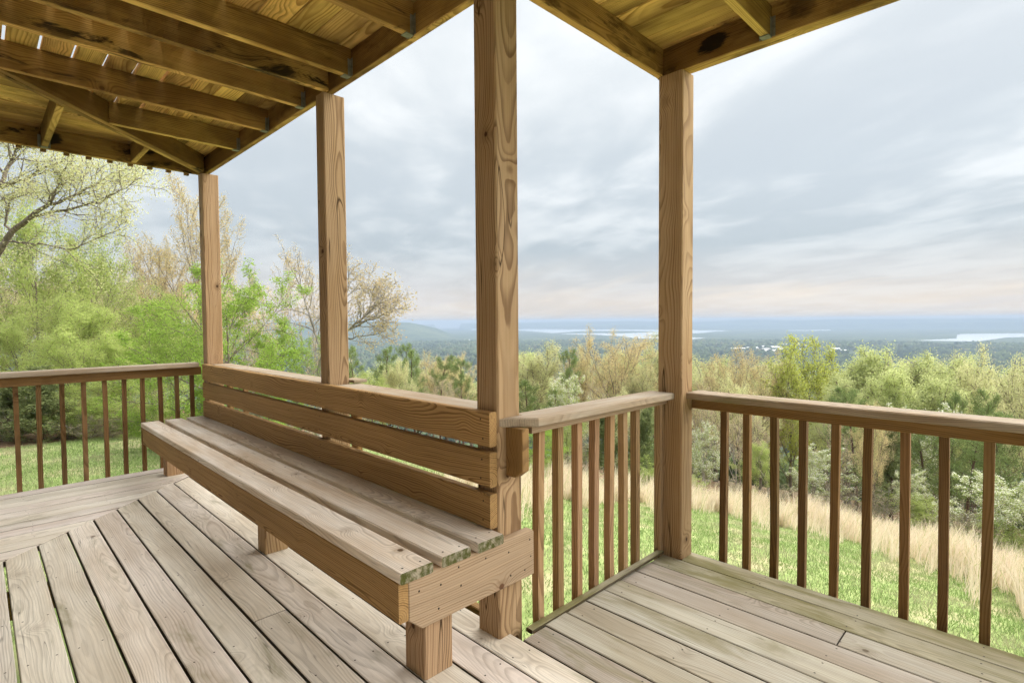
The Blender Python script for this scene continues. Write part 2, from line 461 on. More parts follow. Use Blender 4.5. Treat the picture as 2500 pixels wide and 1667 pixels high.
def nail_mesh():
    V = [(0.0042 * math.cos(a), 0.0042 * math.sin(a), 0.0) for a in [k * math.pi / 3 for k in range(6)]] + [(0, 0, 0.0014)]
    return mesh('nail', V, [(k, (k + 1) % 6, 6) for k in range(6)])
NAIL = nail_mesh(); NAIL.materials.append(M_NAIL)
NV = []; NF = []
def floor_nail(x, y, z):
    b = len(NV)
    for k in range(6):
        NV.append((x + 0.0038 * math.cos(k * math.pi / 3), y + 0.0038 * math.sin(k * math.pi / 3), z + 0.0006))
    NF.append(tuple(range(b, b + 6)))

Y_EDGE = 5.384
k = -9
while True:
    xa = G0 + k * PITCH + GAP / 2
    xb = G0 + (k + 1) * PITCH - GAP / 2
    if xa > 2.70:
        break
    xm = (xa + xb) / 2
    z = deck_z(xm) + RND.uniform(-0.0015, 0.0015)
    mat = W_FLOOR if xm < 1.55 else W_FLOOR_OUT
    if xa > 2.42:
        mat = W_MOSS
    ylo = -1.45
    if xb < 1.52:
        ends = [(xa, MIT_A + MIT_B * xa - 0.002), (xb, MIT_A + MIT_B * xb - 0.002)]
        if xb > 1.38:                                   # runs up to the posts behind the bench
            ends = [(xa, 5.11), (xb, 5.17)]
    else:
        ends = [(xa, 1.462), (xb, 1.462)]
        if xm < 1.60:
            ends = [(xa, 1.44), (xb, 1.44)]
    poly = [(xa, ylo), (xb, ylo), ends[1], ends[0]]
    joint = {6: None, 5: 2.315, 17: None, 16: 0.56, 11: 0.2, 2: 0.9, 8: 3.9, 13: -0.2}.get(k)
    if joint is None:
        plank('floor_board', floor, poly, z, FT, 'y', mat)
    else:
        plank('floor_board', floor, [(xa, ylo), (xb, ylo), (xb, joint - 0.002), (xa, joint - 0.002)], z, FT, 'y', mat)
        plank('floor_board', floor, [(xa, joint + 0.002), (xb, joint + 0.002), ends[1], ends[0]], z + 0.001, FT, 'y', mat)
    yy = 0.15
    while yy < ends[0][1] - 0.05:
        for xx in (xa + 0.028, xb - 0.028):
            floor_nail(xx + RND.uniform(-0.006, 0.006), yy + RND.uniform(-0.01, 0.01), z)
        yy += 0.41
    k += 1
xr_edge = G0 + k * PITCH - GAP / 2

k = 0
while True:
    yb = Y_EDGE - k * 0.1365 - (0.0 if k == 0 else 0.0045)
    ya = Y_EDGE - (k + 1) * 0.1365 + 0.0045
    if yb < 2.2:
        break
    xa = (ya - MIT_A) / MIT_B; xb = (yb - MIT_A) / MIT_B
    if k == 0:
        xa = xb = 1.56
    elif k == 1:
        xa = min(xa, 1.39); xb = 1.40
    plank('floor_board', floor, [(-1.30, ya), (max(xa, -1.28) - 0.002, ya), (max(xb, -1.27) - 0.002, yb), (-1.30, yb)], RND.uniform(-0.0012, 0.0012), FT, 'x', W_FLOOR)
    for xx in np.arange(-0.2, xa - 0.05, 0.41):
        for y in (ya + 0.028, yb - 0.028):
            floor_nail(xx + RND.uniform(-0.01, 0.01), y, 0.0)
    k += 1
nl = link('nail_heads', mesh('nail_heads', NV, NF), M_NAIL, floor)
tag(nl, kind='stuff')
# trim strip along the inner edge of the bump-out, rim boards under the edges
box('trim_strip', floor, 1.552, 2.60, 1.448, 1.482, -0.022, -0.004, 'x', W_MOSS, 0.003)
box('rim_board', floor, -1.30, 1.60, 5.345, 5.383, -0.24, -0.039, 'x', W_RAIL)
box('rim_board', floor, 1.56, 1.60, 1.64, 5.34, -0.24, -0.05, 'y', W_RAIL)
box('rim_board', floor, 1.62, 2.74, 1.444, 1.482, -0.26, -0.075, 'x', W_RAIL)
box('rim_board', floor, 2.742, 2.78, -1.45, 1.44, -0.26, -0.078, 'y', W_RAIL)
for y in (-1.0, 0.2, 1.2, 2.4, 3.6):
    box('floor_joist', floor, -1.3, 1.55 if y > 1.3 else 2.735, y, y + 0.038, -0.22, -0.082, 'x', W_RAIL)

# ------------------------------------------------------------------ posts
H = 2.535
POSTS = [
    ('square wooden corner post at the far end of the bench, left railing joins it', (1.42, 5.17, 1.55, 5.28), -0.9),
    ('square wooden post standing behind the middle of the bench back', (1.42, 2.90, 1.55, 2.997), -1.3),
    ('tall square wooden post at the near end of the bench, central in view', (1.424, 1.503, 1.548, 1.628), -1.5),
    ('square wooden post where the short middle railing meets the right railing', (2.622, 1.36, 2.744, 1.50), -1.6),
]
post_obs = []
for i, (lab, (x0, y0, x1, y1), zb) in enumerate(POSTS):
    p = box('porch_post', None, x0, x1, y0, y1, zb, H - 0.001, 'z', W_POST, 0.006, 6, (RND.uniform(-0.004, 0.004), RND.uniform(-0.004, 0.004)))
    tag(p, lab, 'post', 'porch posts')
    post_obs.append(p)

# ------------------------------------------------------------------ bench
bench = empty('bench', (1.2, 3.3, 0), 'long built-in wooden bench with three seat boards and a three-slat back', 'bench')
for (z0, z1, ya, yb) in ((0.757, 0.892, 1.507, 5.178), (0.600, 0.735, 1.507, 5.176), (0.438, 0.573, 1.507, 5.180)):
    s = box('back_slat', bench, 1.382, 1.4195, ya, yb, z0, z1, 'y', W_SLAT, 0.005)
    for yy in (1.55, 2.945, 5.12):
        for zz in (z0 + 0.03, z1 - 0.03):
            link('nail', NAIL, None, s, frame((1.3815, yy + RND.uniform(-.01, .01), zz), (0, 1, 0), (0, 0, 1)) @ Matrix.Rotation(math.pi, 4, 'X'))
for (x0, x1, ya) in ((0.937, 1.067, 1.450), (1.106, 1.235, 1.452), (1.268, 1.397, 1.449)):
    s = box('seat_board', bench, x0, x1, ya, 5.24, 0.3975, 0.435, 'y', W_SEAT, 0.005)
    for yy in (1.49, 3.0, 5.1):
        for xx in (x0 + 0.03, x1 - 0.03):
            link('nail', NAIL, None, s, frame((xx, yy + RND.uniform(-.01, .01), 0.4355), (1, 0, 0), (0, 1, 0)))
box('apron', bench, 0.940, 0.977, 1.466, 5.20, 0.262, 0.3965, 'y', W_SLAT, 0.004)
# end board with its clipped lower corner, local x along world +x, y up
eb = plank_mesh([(0.979, 0.258), (1.033, 0.211), (1.586, 0.211), (1.586, 0.385), (1.574, 0.397), (0.979, 0.397)], 0.037, 0.003)
ebo = link('end_board', eb, W_NEW, bench, frame((0, 1.466, 0), (1, 0, 0), (0, 0, 1)))
for (xx, zz) in ((1.02, 0.345), (1.11, 0.335), (1.19, 0.37), (1.20, 0.30), (1.32, 0.36), (1.44, 0.345), (1.56, 0.36), (1.565, 0.29), (1.45, 0.25), (1.10, 0.255), (1.53, 0.245)):
    link('nail', NAIL, None, ebo, frame((xx, 1.4655, zz), (1, 0, 0), (0, 0, 1)))
box('end_board', bench, 0.979, 1.56, 5.165, 5.169, 0.25, 0.395, 'x', W_SLAT, 0.001)
for (y0, y1) in ((1.505, 1.628), (2.955, 3.065), (5.05, 5.16)):
    box('leg', bench, 1.068, 1.192, y0, y1, deck_z(1.13) + 0.0006, 0.3965, 'z', W_POST, 0.006)
for y in (2.91, 4.0):
    box('cross_brace', bench, 0.978, 1.415, y, y + 0.037, 0.27, 0.3965, 'x', W_SLAT, 0.003)

# ------------------------------------------------------------------ railings
def baluster(parent, x, y, z0, z1, s=0.033, bow=0.006, mat=None):
    b = (RND.uniform(-bow, bow), RND.uniform(-bow, bow))
    me = beam_mesh(z1 - z0, s, s, 0.0, 5, b, RND.randint(0, 9999))
    t = (RND.uniform(-0.004, 0.004), RND.uniform(-0.004, 0.004))
    M = frame((x, y, z0), (t[0], t[1], 1), (1, 0, 0))
    return link('baluster', me, mat or W_BAL, parent, M)

# left
rl = empty('railing', (0.2, 5.36, 0), 'left railing of the deck with straight balusters in front of the woods', 'railing', 'deck railings')
box('rail_cap', rl, -1.30, 1.3815, 5.262, 5.40, 0.862, 0.900, 'x', W_CAP, 0.005)
box('lower_rail', rl, -1.30, 1.415, 5.336, 5.374, 0.790, 0.861, 'x', W_RAIL, 0.003)
for x in (-1.10, -0.97, -0.84, -0.71, -0.58, -0.45, -0.325, -0.195, -0.065, 0.065, 0.20, 0.325, 0.462, 0.592, 0.728, 0.858, 0.986, 1.112, 1.236, 1.358):
    baluster(rl, x, 5.4015, -0.17, 0.860, 0.030, 0.008)
# behind the bench
rb = empty('railing', (1.52, 3.4, 0), 'flat-topped rail running behind the bench back between the posts', 'railing', 'deck railings')
plank('rail_cap', rb, [(1.452, 3.001), (1.602, 3.001), (1.602, 5.165), (1.452, 5.165)], 0.886, 0.036, 'y', W_CAP)
plank('rail_cap', rb, [(1.452, 1.632), (1.602, 1.632), (1.602, 2.893), (1.452, 2.893)], 0.882, 0.036, 'y', W_CAP)
plank('rail_cap', rb, [(1.556, 2.86), (1.64, 2.86), (1.64, 2.998), (1.556, 2.998)], 0.905, 0.018, 'y', W_CAP)
box('lower_rail', rb, 1.56, 1.598, 1.64, 5.16, 0.775, 0.845, 'y', W_RAIL, 0.003)
for (y0, x0) in ((2.915, 1.600), (5.19, 1.600)):
    box('nailer', rb, x0, x0 + 0.035, y0, y0 + 0.075, -0.2, 0.845, 'z', W_RAIL, 0.003)
for y in (4.85, 4.3, 3.75, 3.2, 2.6, 2.1):
    if y == 4.85:
        baluster(rb, 1.617, y, -0.2, 0.845, 0.033)
# middle (short) railing
rm = empty('railing', (2.1, 1.47, 0), 'short middle railing between two posts, cap with a clipped corner', 'railing', 'deck railings')
cap = plank_mesh([(1.430, 1.5015), (1.548, 1.402), (2.6205, 1.402), (2.6205, 1.545), (1.552, 1.545), (1.552, 1.5015)], 0.036, 0.005)
link('rail_cap', cap, W_CAP, rm, Matrix.Translation((0, 0, 0.866)) @ Matrix.Rotation(0.0075, 4, 'Y') @ Matrix.Translation((0, 0, 0.0085)))
box('lower_rail', rm, 1.553, 2.618, 1.444, 1.481, 0.793, 0.826, 'x', W_NEW, 0.003)
br = plank_mesh([(1.410, 0.828), (1.410, 0.664), (1.453, 0.634), (1.500, 0.634), (1.500, 0.828)], 0.039, 0.003)
# bracket: local x = up the grain
br = plank_mesh([(p[1], p[0]) for p in ((1.411, 0.828), (1.411, 0.664), (1.453, 0.634), (1.5015, 0.634), (1.5015, 0.828))], 0.039, 0.003)
link('bracket', br, W_RAIL, rm, frame((1.463, 0, 0), (0, 0, 1), (0, 1, 0)))
box('nailer', rm, 1.5495, 1.580, 1.53, 1.60, -0.25, 0.80, 'z', W_POST, 0.003)
box('nailer', rm, 2.583, 2.6205, 1.462, 1.50, -0.2, 0.79, 'z', W_POST, 0.003)
for x in (1.645, 1.768, 1.897, 2.028, 2.160, 2.271, 2.384):
    baluster(rm, x + 0.012, 1.4995, -0.2, 0.805, 0.035, 0.012, W_BAL_M)
# right
rr_ = empty('railing', (2.76, 0.3, 0), 'right railing of the deck with dark balusters above the dry grass', 'railing', 'deck railings')
box('rail_cap', rr_, 2.672, 2.812, -1.45, 1.3585, 0.820, 0.855, 'y', W_CAP, 0.005)
box('lower_rail', rr_, 2.7455, 2.783, -1.45, 1.42, 0.762, 0.8195, 'y', W_RAIL, 0.003)
for y in (1.211, 1.087, 0.956, 0.822, 0.686, 0.555, 0.42, 0.289, 0.154, 0.022, -0.11, -0.245, -0.38, -0.51, -0.645, -0.78, -0.915, -1.05, -1.18, -1.31):
    baluster(rr_, 2.8005, y, -0.25, 0.8185, 0.033, 0.007)
box('nailer', rr_, 2.7455, 2.78, 1.425, 1.46, -0.2, 0.80, 'z', W_POST, 0.003)

# ------------------------------------------------------------------ upper deck seen from below
up = empty('upper_deck', (0.5, 2.5, 2.535), 'underside of the wooden upper deck with stained joists and board ceiling', 'upper deck')
ZC = 2.682                        # underside of the boards above
HX = 1.448                        # inner face of the header over the bench
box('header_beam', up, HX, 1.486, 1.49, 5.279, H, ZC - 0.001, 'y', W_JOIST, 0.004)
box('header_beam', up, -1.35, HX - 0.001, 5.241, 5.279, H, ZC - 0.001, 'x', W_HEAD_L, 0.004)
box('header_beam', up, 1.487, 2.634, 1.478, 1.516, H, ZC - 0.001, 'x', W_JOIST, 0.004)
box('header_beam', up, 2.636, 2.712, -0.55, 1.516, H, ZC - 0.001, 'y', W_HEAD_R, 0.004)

def hanger(parent, x, y, axis, sgn):
    """folded steel joist hanger: two cheeks and a seat"""
    V = []; F = []
    def bx(a, b):
        s = len(V)
        for zz in (a[2], b[2]):
            for (px_, py_) in ((a[0], a[1]), (b[0], a[1]), (b[0], b[1]), (a[0], b[1])):
                V.append((px_, py_, zz))
        for f in ((0, 3, 2, 1), (4, 5, 6, 7), (0, 1, 5, 4), (1, 2, 6, 5), (2, 3, 7, 6), (3, 0, 4, 7)):
            F.append(tuple(s + i for i in f))
    t = 0.0025
    bx((-0.042, -0.019 - t, -0.004), (0.0, 0.019 + t, -0.0008))
    bx((-0.020, -0.019 - t, -0.004), (0.0, -0.0195, 0.085))
    bx((-0.020, 0.0195, -0.004), (0.0, 0.019 + t, 0.085))
    bx((-t, -0.036, 0.0), (-0.0005, -0.0196 - t, 0.09))
    bx((-t, 0.0196 + t, 0.0), (-0.0005, 0.036, 0.09))
    M = frame((x, y, H + 0.004), (1, 0, 0), (0, 1, 0)) if axis == 'x' else frame((x, y, H + 0.004), (0, 1, 0), (-1, 0, 0))
    return link('joist_hanger', mesh('joist_hanger', V, F), M_STEEL, parent, M)

HIP0, HIPB = 3.70, 1.04           # centre line of the diagonal hip joist: y = HIP0 + HIPB x
for y in (-0.545, -0.2, 0.365, 0.93, 1.20):
    if y == 1.20: continue
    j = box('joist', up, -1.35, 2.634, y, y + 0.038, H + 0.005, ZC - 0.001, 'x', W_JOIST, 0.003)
    hanger(j, 2.6355, y + 0.019, 'x', 1)
for y in (1.495, 2.06, 2.63, 2.885, 3.20, 3.762, 4.32):
    xa = max(-1.35, (y - HIP0) / HIPB + 0.06)
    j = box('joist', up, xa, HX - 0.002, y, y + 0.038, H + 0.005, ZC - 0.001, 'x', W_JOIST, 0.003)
    if y not in (2.885, 1.495):
        hanger(j, HX - 0.001, y + 0.019, 'x', 1)
for x in (-1.25, -0.705, -0.16, 0.384, 0.927):
    ya = HIP0 + HIPB * x + 0.10
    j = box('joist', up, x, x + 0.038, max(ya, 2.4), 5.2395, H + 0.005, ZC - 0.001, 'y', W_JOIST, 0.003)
    if x < 0.9:
        hanger(j, x + 0.019, 5.2405, 'y', 1)
hd = Vector((1, HIPB, 0)).normalized()
hn = Vector((-hd.y, hd.x, 0))
hs = Vector((-1.3, HIP0 - 1.3 * HIPB, (H + ZC) / 2))
HL = (Vector((1.43, HIP0 + HIPB * 1.43, hs.z)) - hs).length
for s in (-0.0195, 0.0195):
    me = beam_mesh(HL - 0.02 + s, 0.038, ZC - H - 0.004, 0.003)
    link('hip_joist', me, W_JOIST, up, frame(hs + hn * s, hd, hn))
# boards above the joists: gaps of one finger's width let the sky through
k = 0
x = -1.30
UG = 0.0035
x = 0.154 - 11 * 0.1365
while x < 2.70:
    xa = x + UG / 2; xb = x + 0.1365 - UG / 2
    if x < 0.75 and xa > -0.1:
        xb -= 0.012
    y1 = (HIP0 + HIPB * xa, HIP0 + HIPB * xb) if xb < 1.47 else (1.53, 1.53)
    if xa < 1.47 <= xb:
        y1 = (5.30, 5.30)
    plank('ceiling_board', up, [(xa, -0.55), (xb, -0.55), (xb, y1[1]), (xa, y1[0])], ZC + 0.036, 0.036, 'y', W_CEIL)
    x += 0.1365
y = 5.30
while y > 2.45:
    ya = y - 0.1365 + UG / 2; yb = y - UG / 2
    xa = (ya - HIP0) / HIPB; xb = (yb - HIP0) / HIPB
    plank('ceiling_board', up, [(-1.35, ya), (xa - 0.006, ya), (min(xb, 1.46) - 0.006, yb), (-1.35, yb)], ZC + 0.0363, 0.036, 'x', W_CEIL)
    y -= 0.1365
# feet of the upper railing's balusters, fixed outside the header
for i in range(14):
    x = 1.335 - i * 0.1335
    me = beam_mesh(0.30, 0.034, 0.034, 0.0)
    link('upper_baluster', me, W_RAIL, up, frame((x, 5.2985, H - 0.013), (0, 0, 1), (1, 0, 0)))


# ------------------------------------------------------------------ the house the deck is built against (unseen beside the camera; added to darken faces turned to it)
M_SIDE = plain('tan_lap_siding', (0.30, 0.25, 0.19), 0.8, nscale=3.0, amt=0.08)
V = []; F = []
zz = -1.3
while zz < 5.6:
    b = len(V)
    V += [(-1.385, -3.2, zz), (-1.385, 5.2, zz), (-1.40, 5.2, zz + 0.18), (-1.40, -3.2, zz + 0.18), (-1.40, -3.2, zz), (-1.40, 5.2, zz)]
    F += [(b, b + 1, b + 2, b + 3), (b + 4, b + 5, b + 1, b)]
    zz += 0.18
b = len(V)
V += [(-1.401, -3.2, -1.3), (-1.401, 5.2, -1.3), (-1.401, 5.2, 5.6), (-1.401, -3.2, 5.6), (-6.0, -3.2, -1.3), (-6.0, 5.2, -1.3), (-6.0, 5.2, 5.6), (-6.0, -3.2, 5.6)]
F += [tuple(b + i for i in f) for f in ((0, 1, 2, 3), (4, 7, 6, 5), (0, 3, 7, 4), (1, 5, 6, 2), (3, 2, 6, 7))]
hw = link('unseen_house_wall', mesh('unseen_house_wall', V, F), M_SIDE)
tag(hw, kind='structure')

# ================================================================== THE LAND
NR = np.random.default_rng(5)

def vnoise(x, y, seed=0):
    """smooth value noise, vectorised"""
    x = np.asarray(x, float); y = np.asarray(y, float)
    xi = np.floor(x).astype(np.int64); yi = np.floor(y).astype(np.int64)
    fx = x - xi; fy = y - yi
    fx = fx * fx * (3 - 2 * fx); fy = fy * fy * (3 - 2 * fy)
    def hsh(a, b):
        h = (a * 374761393 + b * 668265263 + seed * 1442695041) & 0xFFFFFFFF
        h = ((h ^ (h >> 13)) * 1274126177) & 0xFFFFFFFF
        return ((h ^ (h >> 16)) & 0xFFFF) / 65535.0
    a = hsh(xi, yi); b = hsh(xi + 1, yi); c = hsh(xi, yi + 1); d = hsh(xi + 1, yi + 1)
    return a + (b - a) * fx + (c - a) * fy + (a - b - c + d) * fx * fy

def fbm(x, y, seed=0, oct=3):
    s = 0; a = 0.5
    for o in range(oct):
        s = s + a * vnoise(x * 2 ** o, y * 2 ** o, seed + o); a *= 0.5
    return s / (1 - 0.5 ** oct)

def sp(t, k):
    return k * np.logaddexp(0, np.asarray(t, float) / k)

LAKE_Z = -150.0
def px_az(px, py=784.0):
    d = ray(px, py)
    return math.atan2(d[1], d[0])
def px_el(px, py):
    d = ray(px, py)
    return d[2] / math.hypot(d[0], d[1])

# lakes surveyed on the photograph, as sight-line outlines on the water plane
LAKES = [
    [(1150, 803), (1265, 803.5), (1400, 804), (1610, 804.5), (1700, 806), (1790, 807), (1745, 810), (1700, 814), (1650, 813), (1590, 810), (1540, 808), (1420, 808.5), (1352, 813.5), (1320, 811), (1260, 806), (1150, 806)],
    [(1365, 815), (1450, 813.5), (1530, 813.5), (1590, 811), (1650, 814), (1600, 817), (1578, 820), (1660, 823), (1722, 825), (1690, 829), (1590, 827), (1550, 826), (1520, 821), (1450, 817.5), (1380, 816.5)],
    [(1286, 833), (1390, 832), (1396, 835), (1340, 837), (1288, 837)],
    [(2225, 832), (2338, 826), (2339, 817), (2352, 815), (2500, 813.5), (2640, 812), (2640, 821), (2500, 823), (2453, 824.5), (2388, 834)],
    [(1920, 806), (2028, 805), (2028, 807.2), (1920, 808)],
    [(1060, 801), (1122, 801.5), (1122, 804.5), (1064, 804)],
]
def in_poly(px, py, poly):
    ins = np.zeros(px.shape, bool)
    n = len(poly)
    for i in range(n):
        x1, y1 = poly[i]; x2, y2 = poly[(i + 1) % n]
        c = ((y1 > py) != (y2 > py)) & (px < (x2 - x1) * (py - y1) / ((y2 - y1) or 1e-9) + x1)
        ins ^= c
    return ins
def in_lake(x, y):
    P = np.stack([x, y, np.full_like(x, LAKE_Z - EYE[2])])
    c = np.tensordot(CAM_R, P, 1)
    z = np.where(c[2] > 1, c[2], 1e9)
    px = 1250 + FOC * c[0] / z; py = 833.5 - FOC * c[1] / z
    ins = np.zeros(x.shape, bool)
    for L in LAKES:
        ins |= in_poly(px, py, L)
    return ins & (c[2] > 1)

FAR = [(850, 792), (1045, 793), (1085, 792), (1104, 791), (1200, 789.5), (1267, 789), (1372, 787), (1441, 786), (1537, 784.2), (1575, 786), (1608, 786.5), (1696, 786), (1837, 781.5), (1944, 782), (2117, 778.6), (2327, 779), (2500, 777.7), (2900, 777)]
MESA = [(500, 788), (700, 787), (860, 783.5), (953, 785.3), (1000, 787.5), (1030, 793), (1064, 801), (1100, 815), (1200, 835)]
def prof(tab, az):
    A = np.array([px_az(p, q) for p, q in tab]); E = np.array([px_el(p, q) for p, q in tab])
    o = np.argsort(A)
    return np.interp(az, A[o], E[o])

def terrain(x, y):
    x = np.asarray(x, float); y = np.asarray(y, float)
    zr = -1.15 - 0.275 * sp(x - 4.2, 1.3) - 0.04 * sp(y - 5, 1.5) - 0.24 * sp(y - 46, 6) - 0.08 * sp(-x - 70, 12) - 0.08 * sp(-y - 70, 12)
    r = np.hypot(x, y); az = np.arctan2(y, x)
    zr = zr + (fbm(x / 9, y / 9, 3) - 0.5) * 0.5 * np.clip((r - 6) / 14, 0, 1)
    v = -147.9 + ((fbm(x / 700, y / 700, 7) - 0.5) * 12 + 2.0) * np.clip((4800 - r) / 1500, 0, 1)
    z = v + sp(zr - v, 9)
    rough = (fbm(x / 38, y / 38, 21, 2) - 0.5) * 3.5 * np.clip((r - 3200) / 1500, 0, 1)
    z = z + rough
    far = prof(FAR, az) * 11800 + EYE[2]
    z = np.maximum(z, LAKE_Z + 3 + (far - LAKE_Z) * np.clip((r - 10600) / 1200, 0, 1) ** 1.5 + 34 * (fbm(x / 800, y / 800, 31) - 0.5) * (r > 10600))
    low = prof([(p, q + 11 + 3 * math.sin(p / 140.0)) for p, q in FAR], az) * 10600 + EYE[2]
    z = np.maximum(z, LAKE_Z + 3 + (low - LAKE_Z) * np.exp(-((r - 10700) / 260.0) ** 2))
    me = prof(MESA, az) * 5600 + EYE[2]
    z = np.maximum(z, np.where(me > LAKE_Z, LAKE_Z + (me - LAKE_Z) * np.exp(-((r - 5600) / 700.0) ** 2), LAKE_Z - 40))
    lk = in_lake(x, y) & (r > 2500)
    return np.where(lk, LAKE_Z - 4.0, z)

def tz(x, y):
    return float(terrain(np.array([x]), np.array([y]))[0])

azs = np.radians(np.concatenate([np.arange(-14, 104, 0.2), np.arange(104, 346, 4.0)]))
rads = [0.6]
while rads[-1] < 3800:
    rads.append(rads[-1] * 1.05 + 0.15)
while rads[-1] < 12500:
    rads.append(rads[-1] + 75)
rads = np.array(rads)
AZ, RD = np.meshgrid(azs, rads)
GX = (RD * np.cos(AZ)).ravel(); GY = (RD * np.sin(AZ)).ravel()
GZ = terrain(GX, GY)
nA, nR = len(azs), len(rads)
idx = np.arange(nA * nR).reshape(nR, nA)
q = np.stack([idx[:-1], np.roll(idx, -1, 1)[:-1], np.roll(idx, -1, 1)[1:], idx[1:]], -1).reshape(-1, 4)[:, ::-1]
def np_mesh(name, V, F, smooth=False):
    """mesh from numpy arrays; F is (n, k) with k = 3 or 4"""
    V = np.ascontiguousarray(V, np.float32); F = np.ascontiguousarray(F, np.int32)
    m = bpy.data.meshes.new(name)
    m.vertices.add(len(V)); m.vertices.foreach_set('co', V.ravel())
    k = F.shape[1]
    m.loops.add(F.size); m.loops.foreach_set('vertex_index', F.ravel())
    m.polygons.add(len(F))
    m.polygons.foreach_set('loop_start', np.arange(0, F.size, k, dtype=np.int32))
    try:
        m.polygons.foreach_set('loop_total', np.full(len(F), k, np.int32))
    except Exception:
        pass
    if smooth:
        m.polygons.foreach_set('use_smooth', np.ones(len(F), bool))
    m.update(calc_edges=True)
    return m

# ground material: lawn, leaf litter under the woods, far canopy
m_ground, nt = new_mat('hillside_ground')
geo = nt.node('ShaderNodeNewGeometry')
pos = geo.outputs['Position']
gx, gy, gz = nt.sep(pos)
rad = nt.math('SQRT', nt.math('ADD', nt.math('MULTIPLY', gx, gx), nt.math('MULTIPLY', gy, gy)))
flat = nt.comb(gx, gy, 0.0)
l1 = nt.noise(flat, 0.9, 5.0, 0.6); l2 = nt.noise(flat, 7.0, 3.0, 0.6)
lawn = nt.mix(nt.ramp(l2, 0.3, 0.7), (0.20, 0.28, 0.09), (0.32, 0.38, 0.15))
lawn = nt.mix(nt.ramp(l1, 0.48, 0.66, 0.0, 0.75), lawn, (0.50, 0.42, 0.27))
litter = nt.mix(nt.ramp(l2, 0.3, 0.7), (0.10, 0.065, 0.04), (0.24, 0.165, 0.10))
wood_mask = nt.ramp(nt.math('ADD', rad, nt.math('MULTIPLY', nt.math('SUBTRACT', l1, 0.5), 5.0)), 22.0, 25.0)
wood_mask = nt.math('MAXIMUM', wood_mask, nt.ramp(nt.math('ADD', gy, nt.math('MULTIPLY', nt.math('SUBTRACT', l1, 0.5), 2.0)), 18.0, 18.8))
near = nt.mix(wood_mask, lawn, litter)
f1 = nt.noise(flat, 0.035, 4.0, 0.65); f2 = nt.noise(flat, 0.0045, 4.0, 0.6); f3 = nt.noise(flat, 0.0011, 3.0, 0.55)
can = nt.mix(nt.ramp(f1, 0.32, 0.68), (0.035, 0.055, 0.022), (0.13, 0.16, 0.062))
can = nt.mix(nt.ramp(f2, 0.42, 0.62, 0.0, 0.75), can, (0.030, 0.052, 0.030))
can = nt.mix(nt.ramp(f3, 0.55, 0.70, 0.0, 0.45), can, (0.17, 0.19, 0.09))
col = nt.mix(nt.ramp(rad, 60.0, 200.0), near, can)
finish(nt, col, 0.95, nt.math('ADD', l2, l1), 0.5, 0.03, 0.05)
ground = link('ground', np_mesh('ground', np.stack([GX, GY, GZ], 1), q, True), m_ground)
tag(ground, kind='structure')

# lake
m_lake, nt = new_mat('lake_water')
geo = nt.node('ShaderNodeNewGeometry')
wvn = nt.noise(geo.outputs['Position'], 0.02, 4.0, 0.6)
finish(nt, (0.46, 0.50, 0.53), 0.9, wvn, 0.01, 1.0, 0.1, 0.0)
la = np.radians(np.arange(-14, 104, 2.0)); lr = np.array([3000.0, 11500.0])
V = np.array([(r * math.cos(a), r * math.sin(a), LAKE_Z) for r in lr for a in la])
n = len(la)
F = np.array([(i, n + i, n + i + 1, i + 1) for i in range(n - 1)])
lake = link('lake', np_mesh('lake', V, F), m_lake)
tag(lake, kind='structure')

# ------------------------------------------------------------------ leaves and bark
def leaf_mat(name, cols, trans=0.58):
    m, nt = new_mat(name)
    geo = nt.node('ShaderNodeNewGeometry')
    oi = nt.node('ShaderNodeObjectInfo')
    stops = [(i / max(1, len(cols) - 1), c) for i, c in enumerate(cols)]
    c = nt.cramp(geo.outputs['Random Per Island'], stops)
    c = nt.vmath('SCALE', c, scale=nt.ramp(oi.outputs['Random'], 0, 1, 0.86, 1.14, False))
    d = nt.node('ShaderNodeBsdfDiffuse'); nt.put(d.inputs['Color'], c)
    t = nt.node('ShaderNodeBsdfTranslucent'); nt.put(t.inputs['Color'], c)
    mx = nt.node('ShaderNodeMixShader'); mx.inputs[0].default_value = trans
    nt.l.new(d.outputs[0], mx.inputs[1]); nt.l.new(t.outputs[0], mx.inputs[2])
    o = nt.node('ShaderNodeOutputMaterial'); nt.l.new(mx.outputs[0], o.inputs['Surface'])
    return m
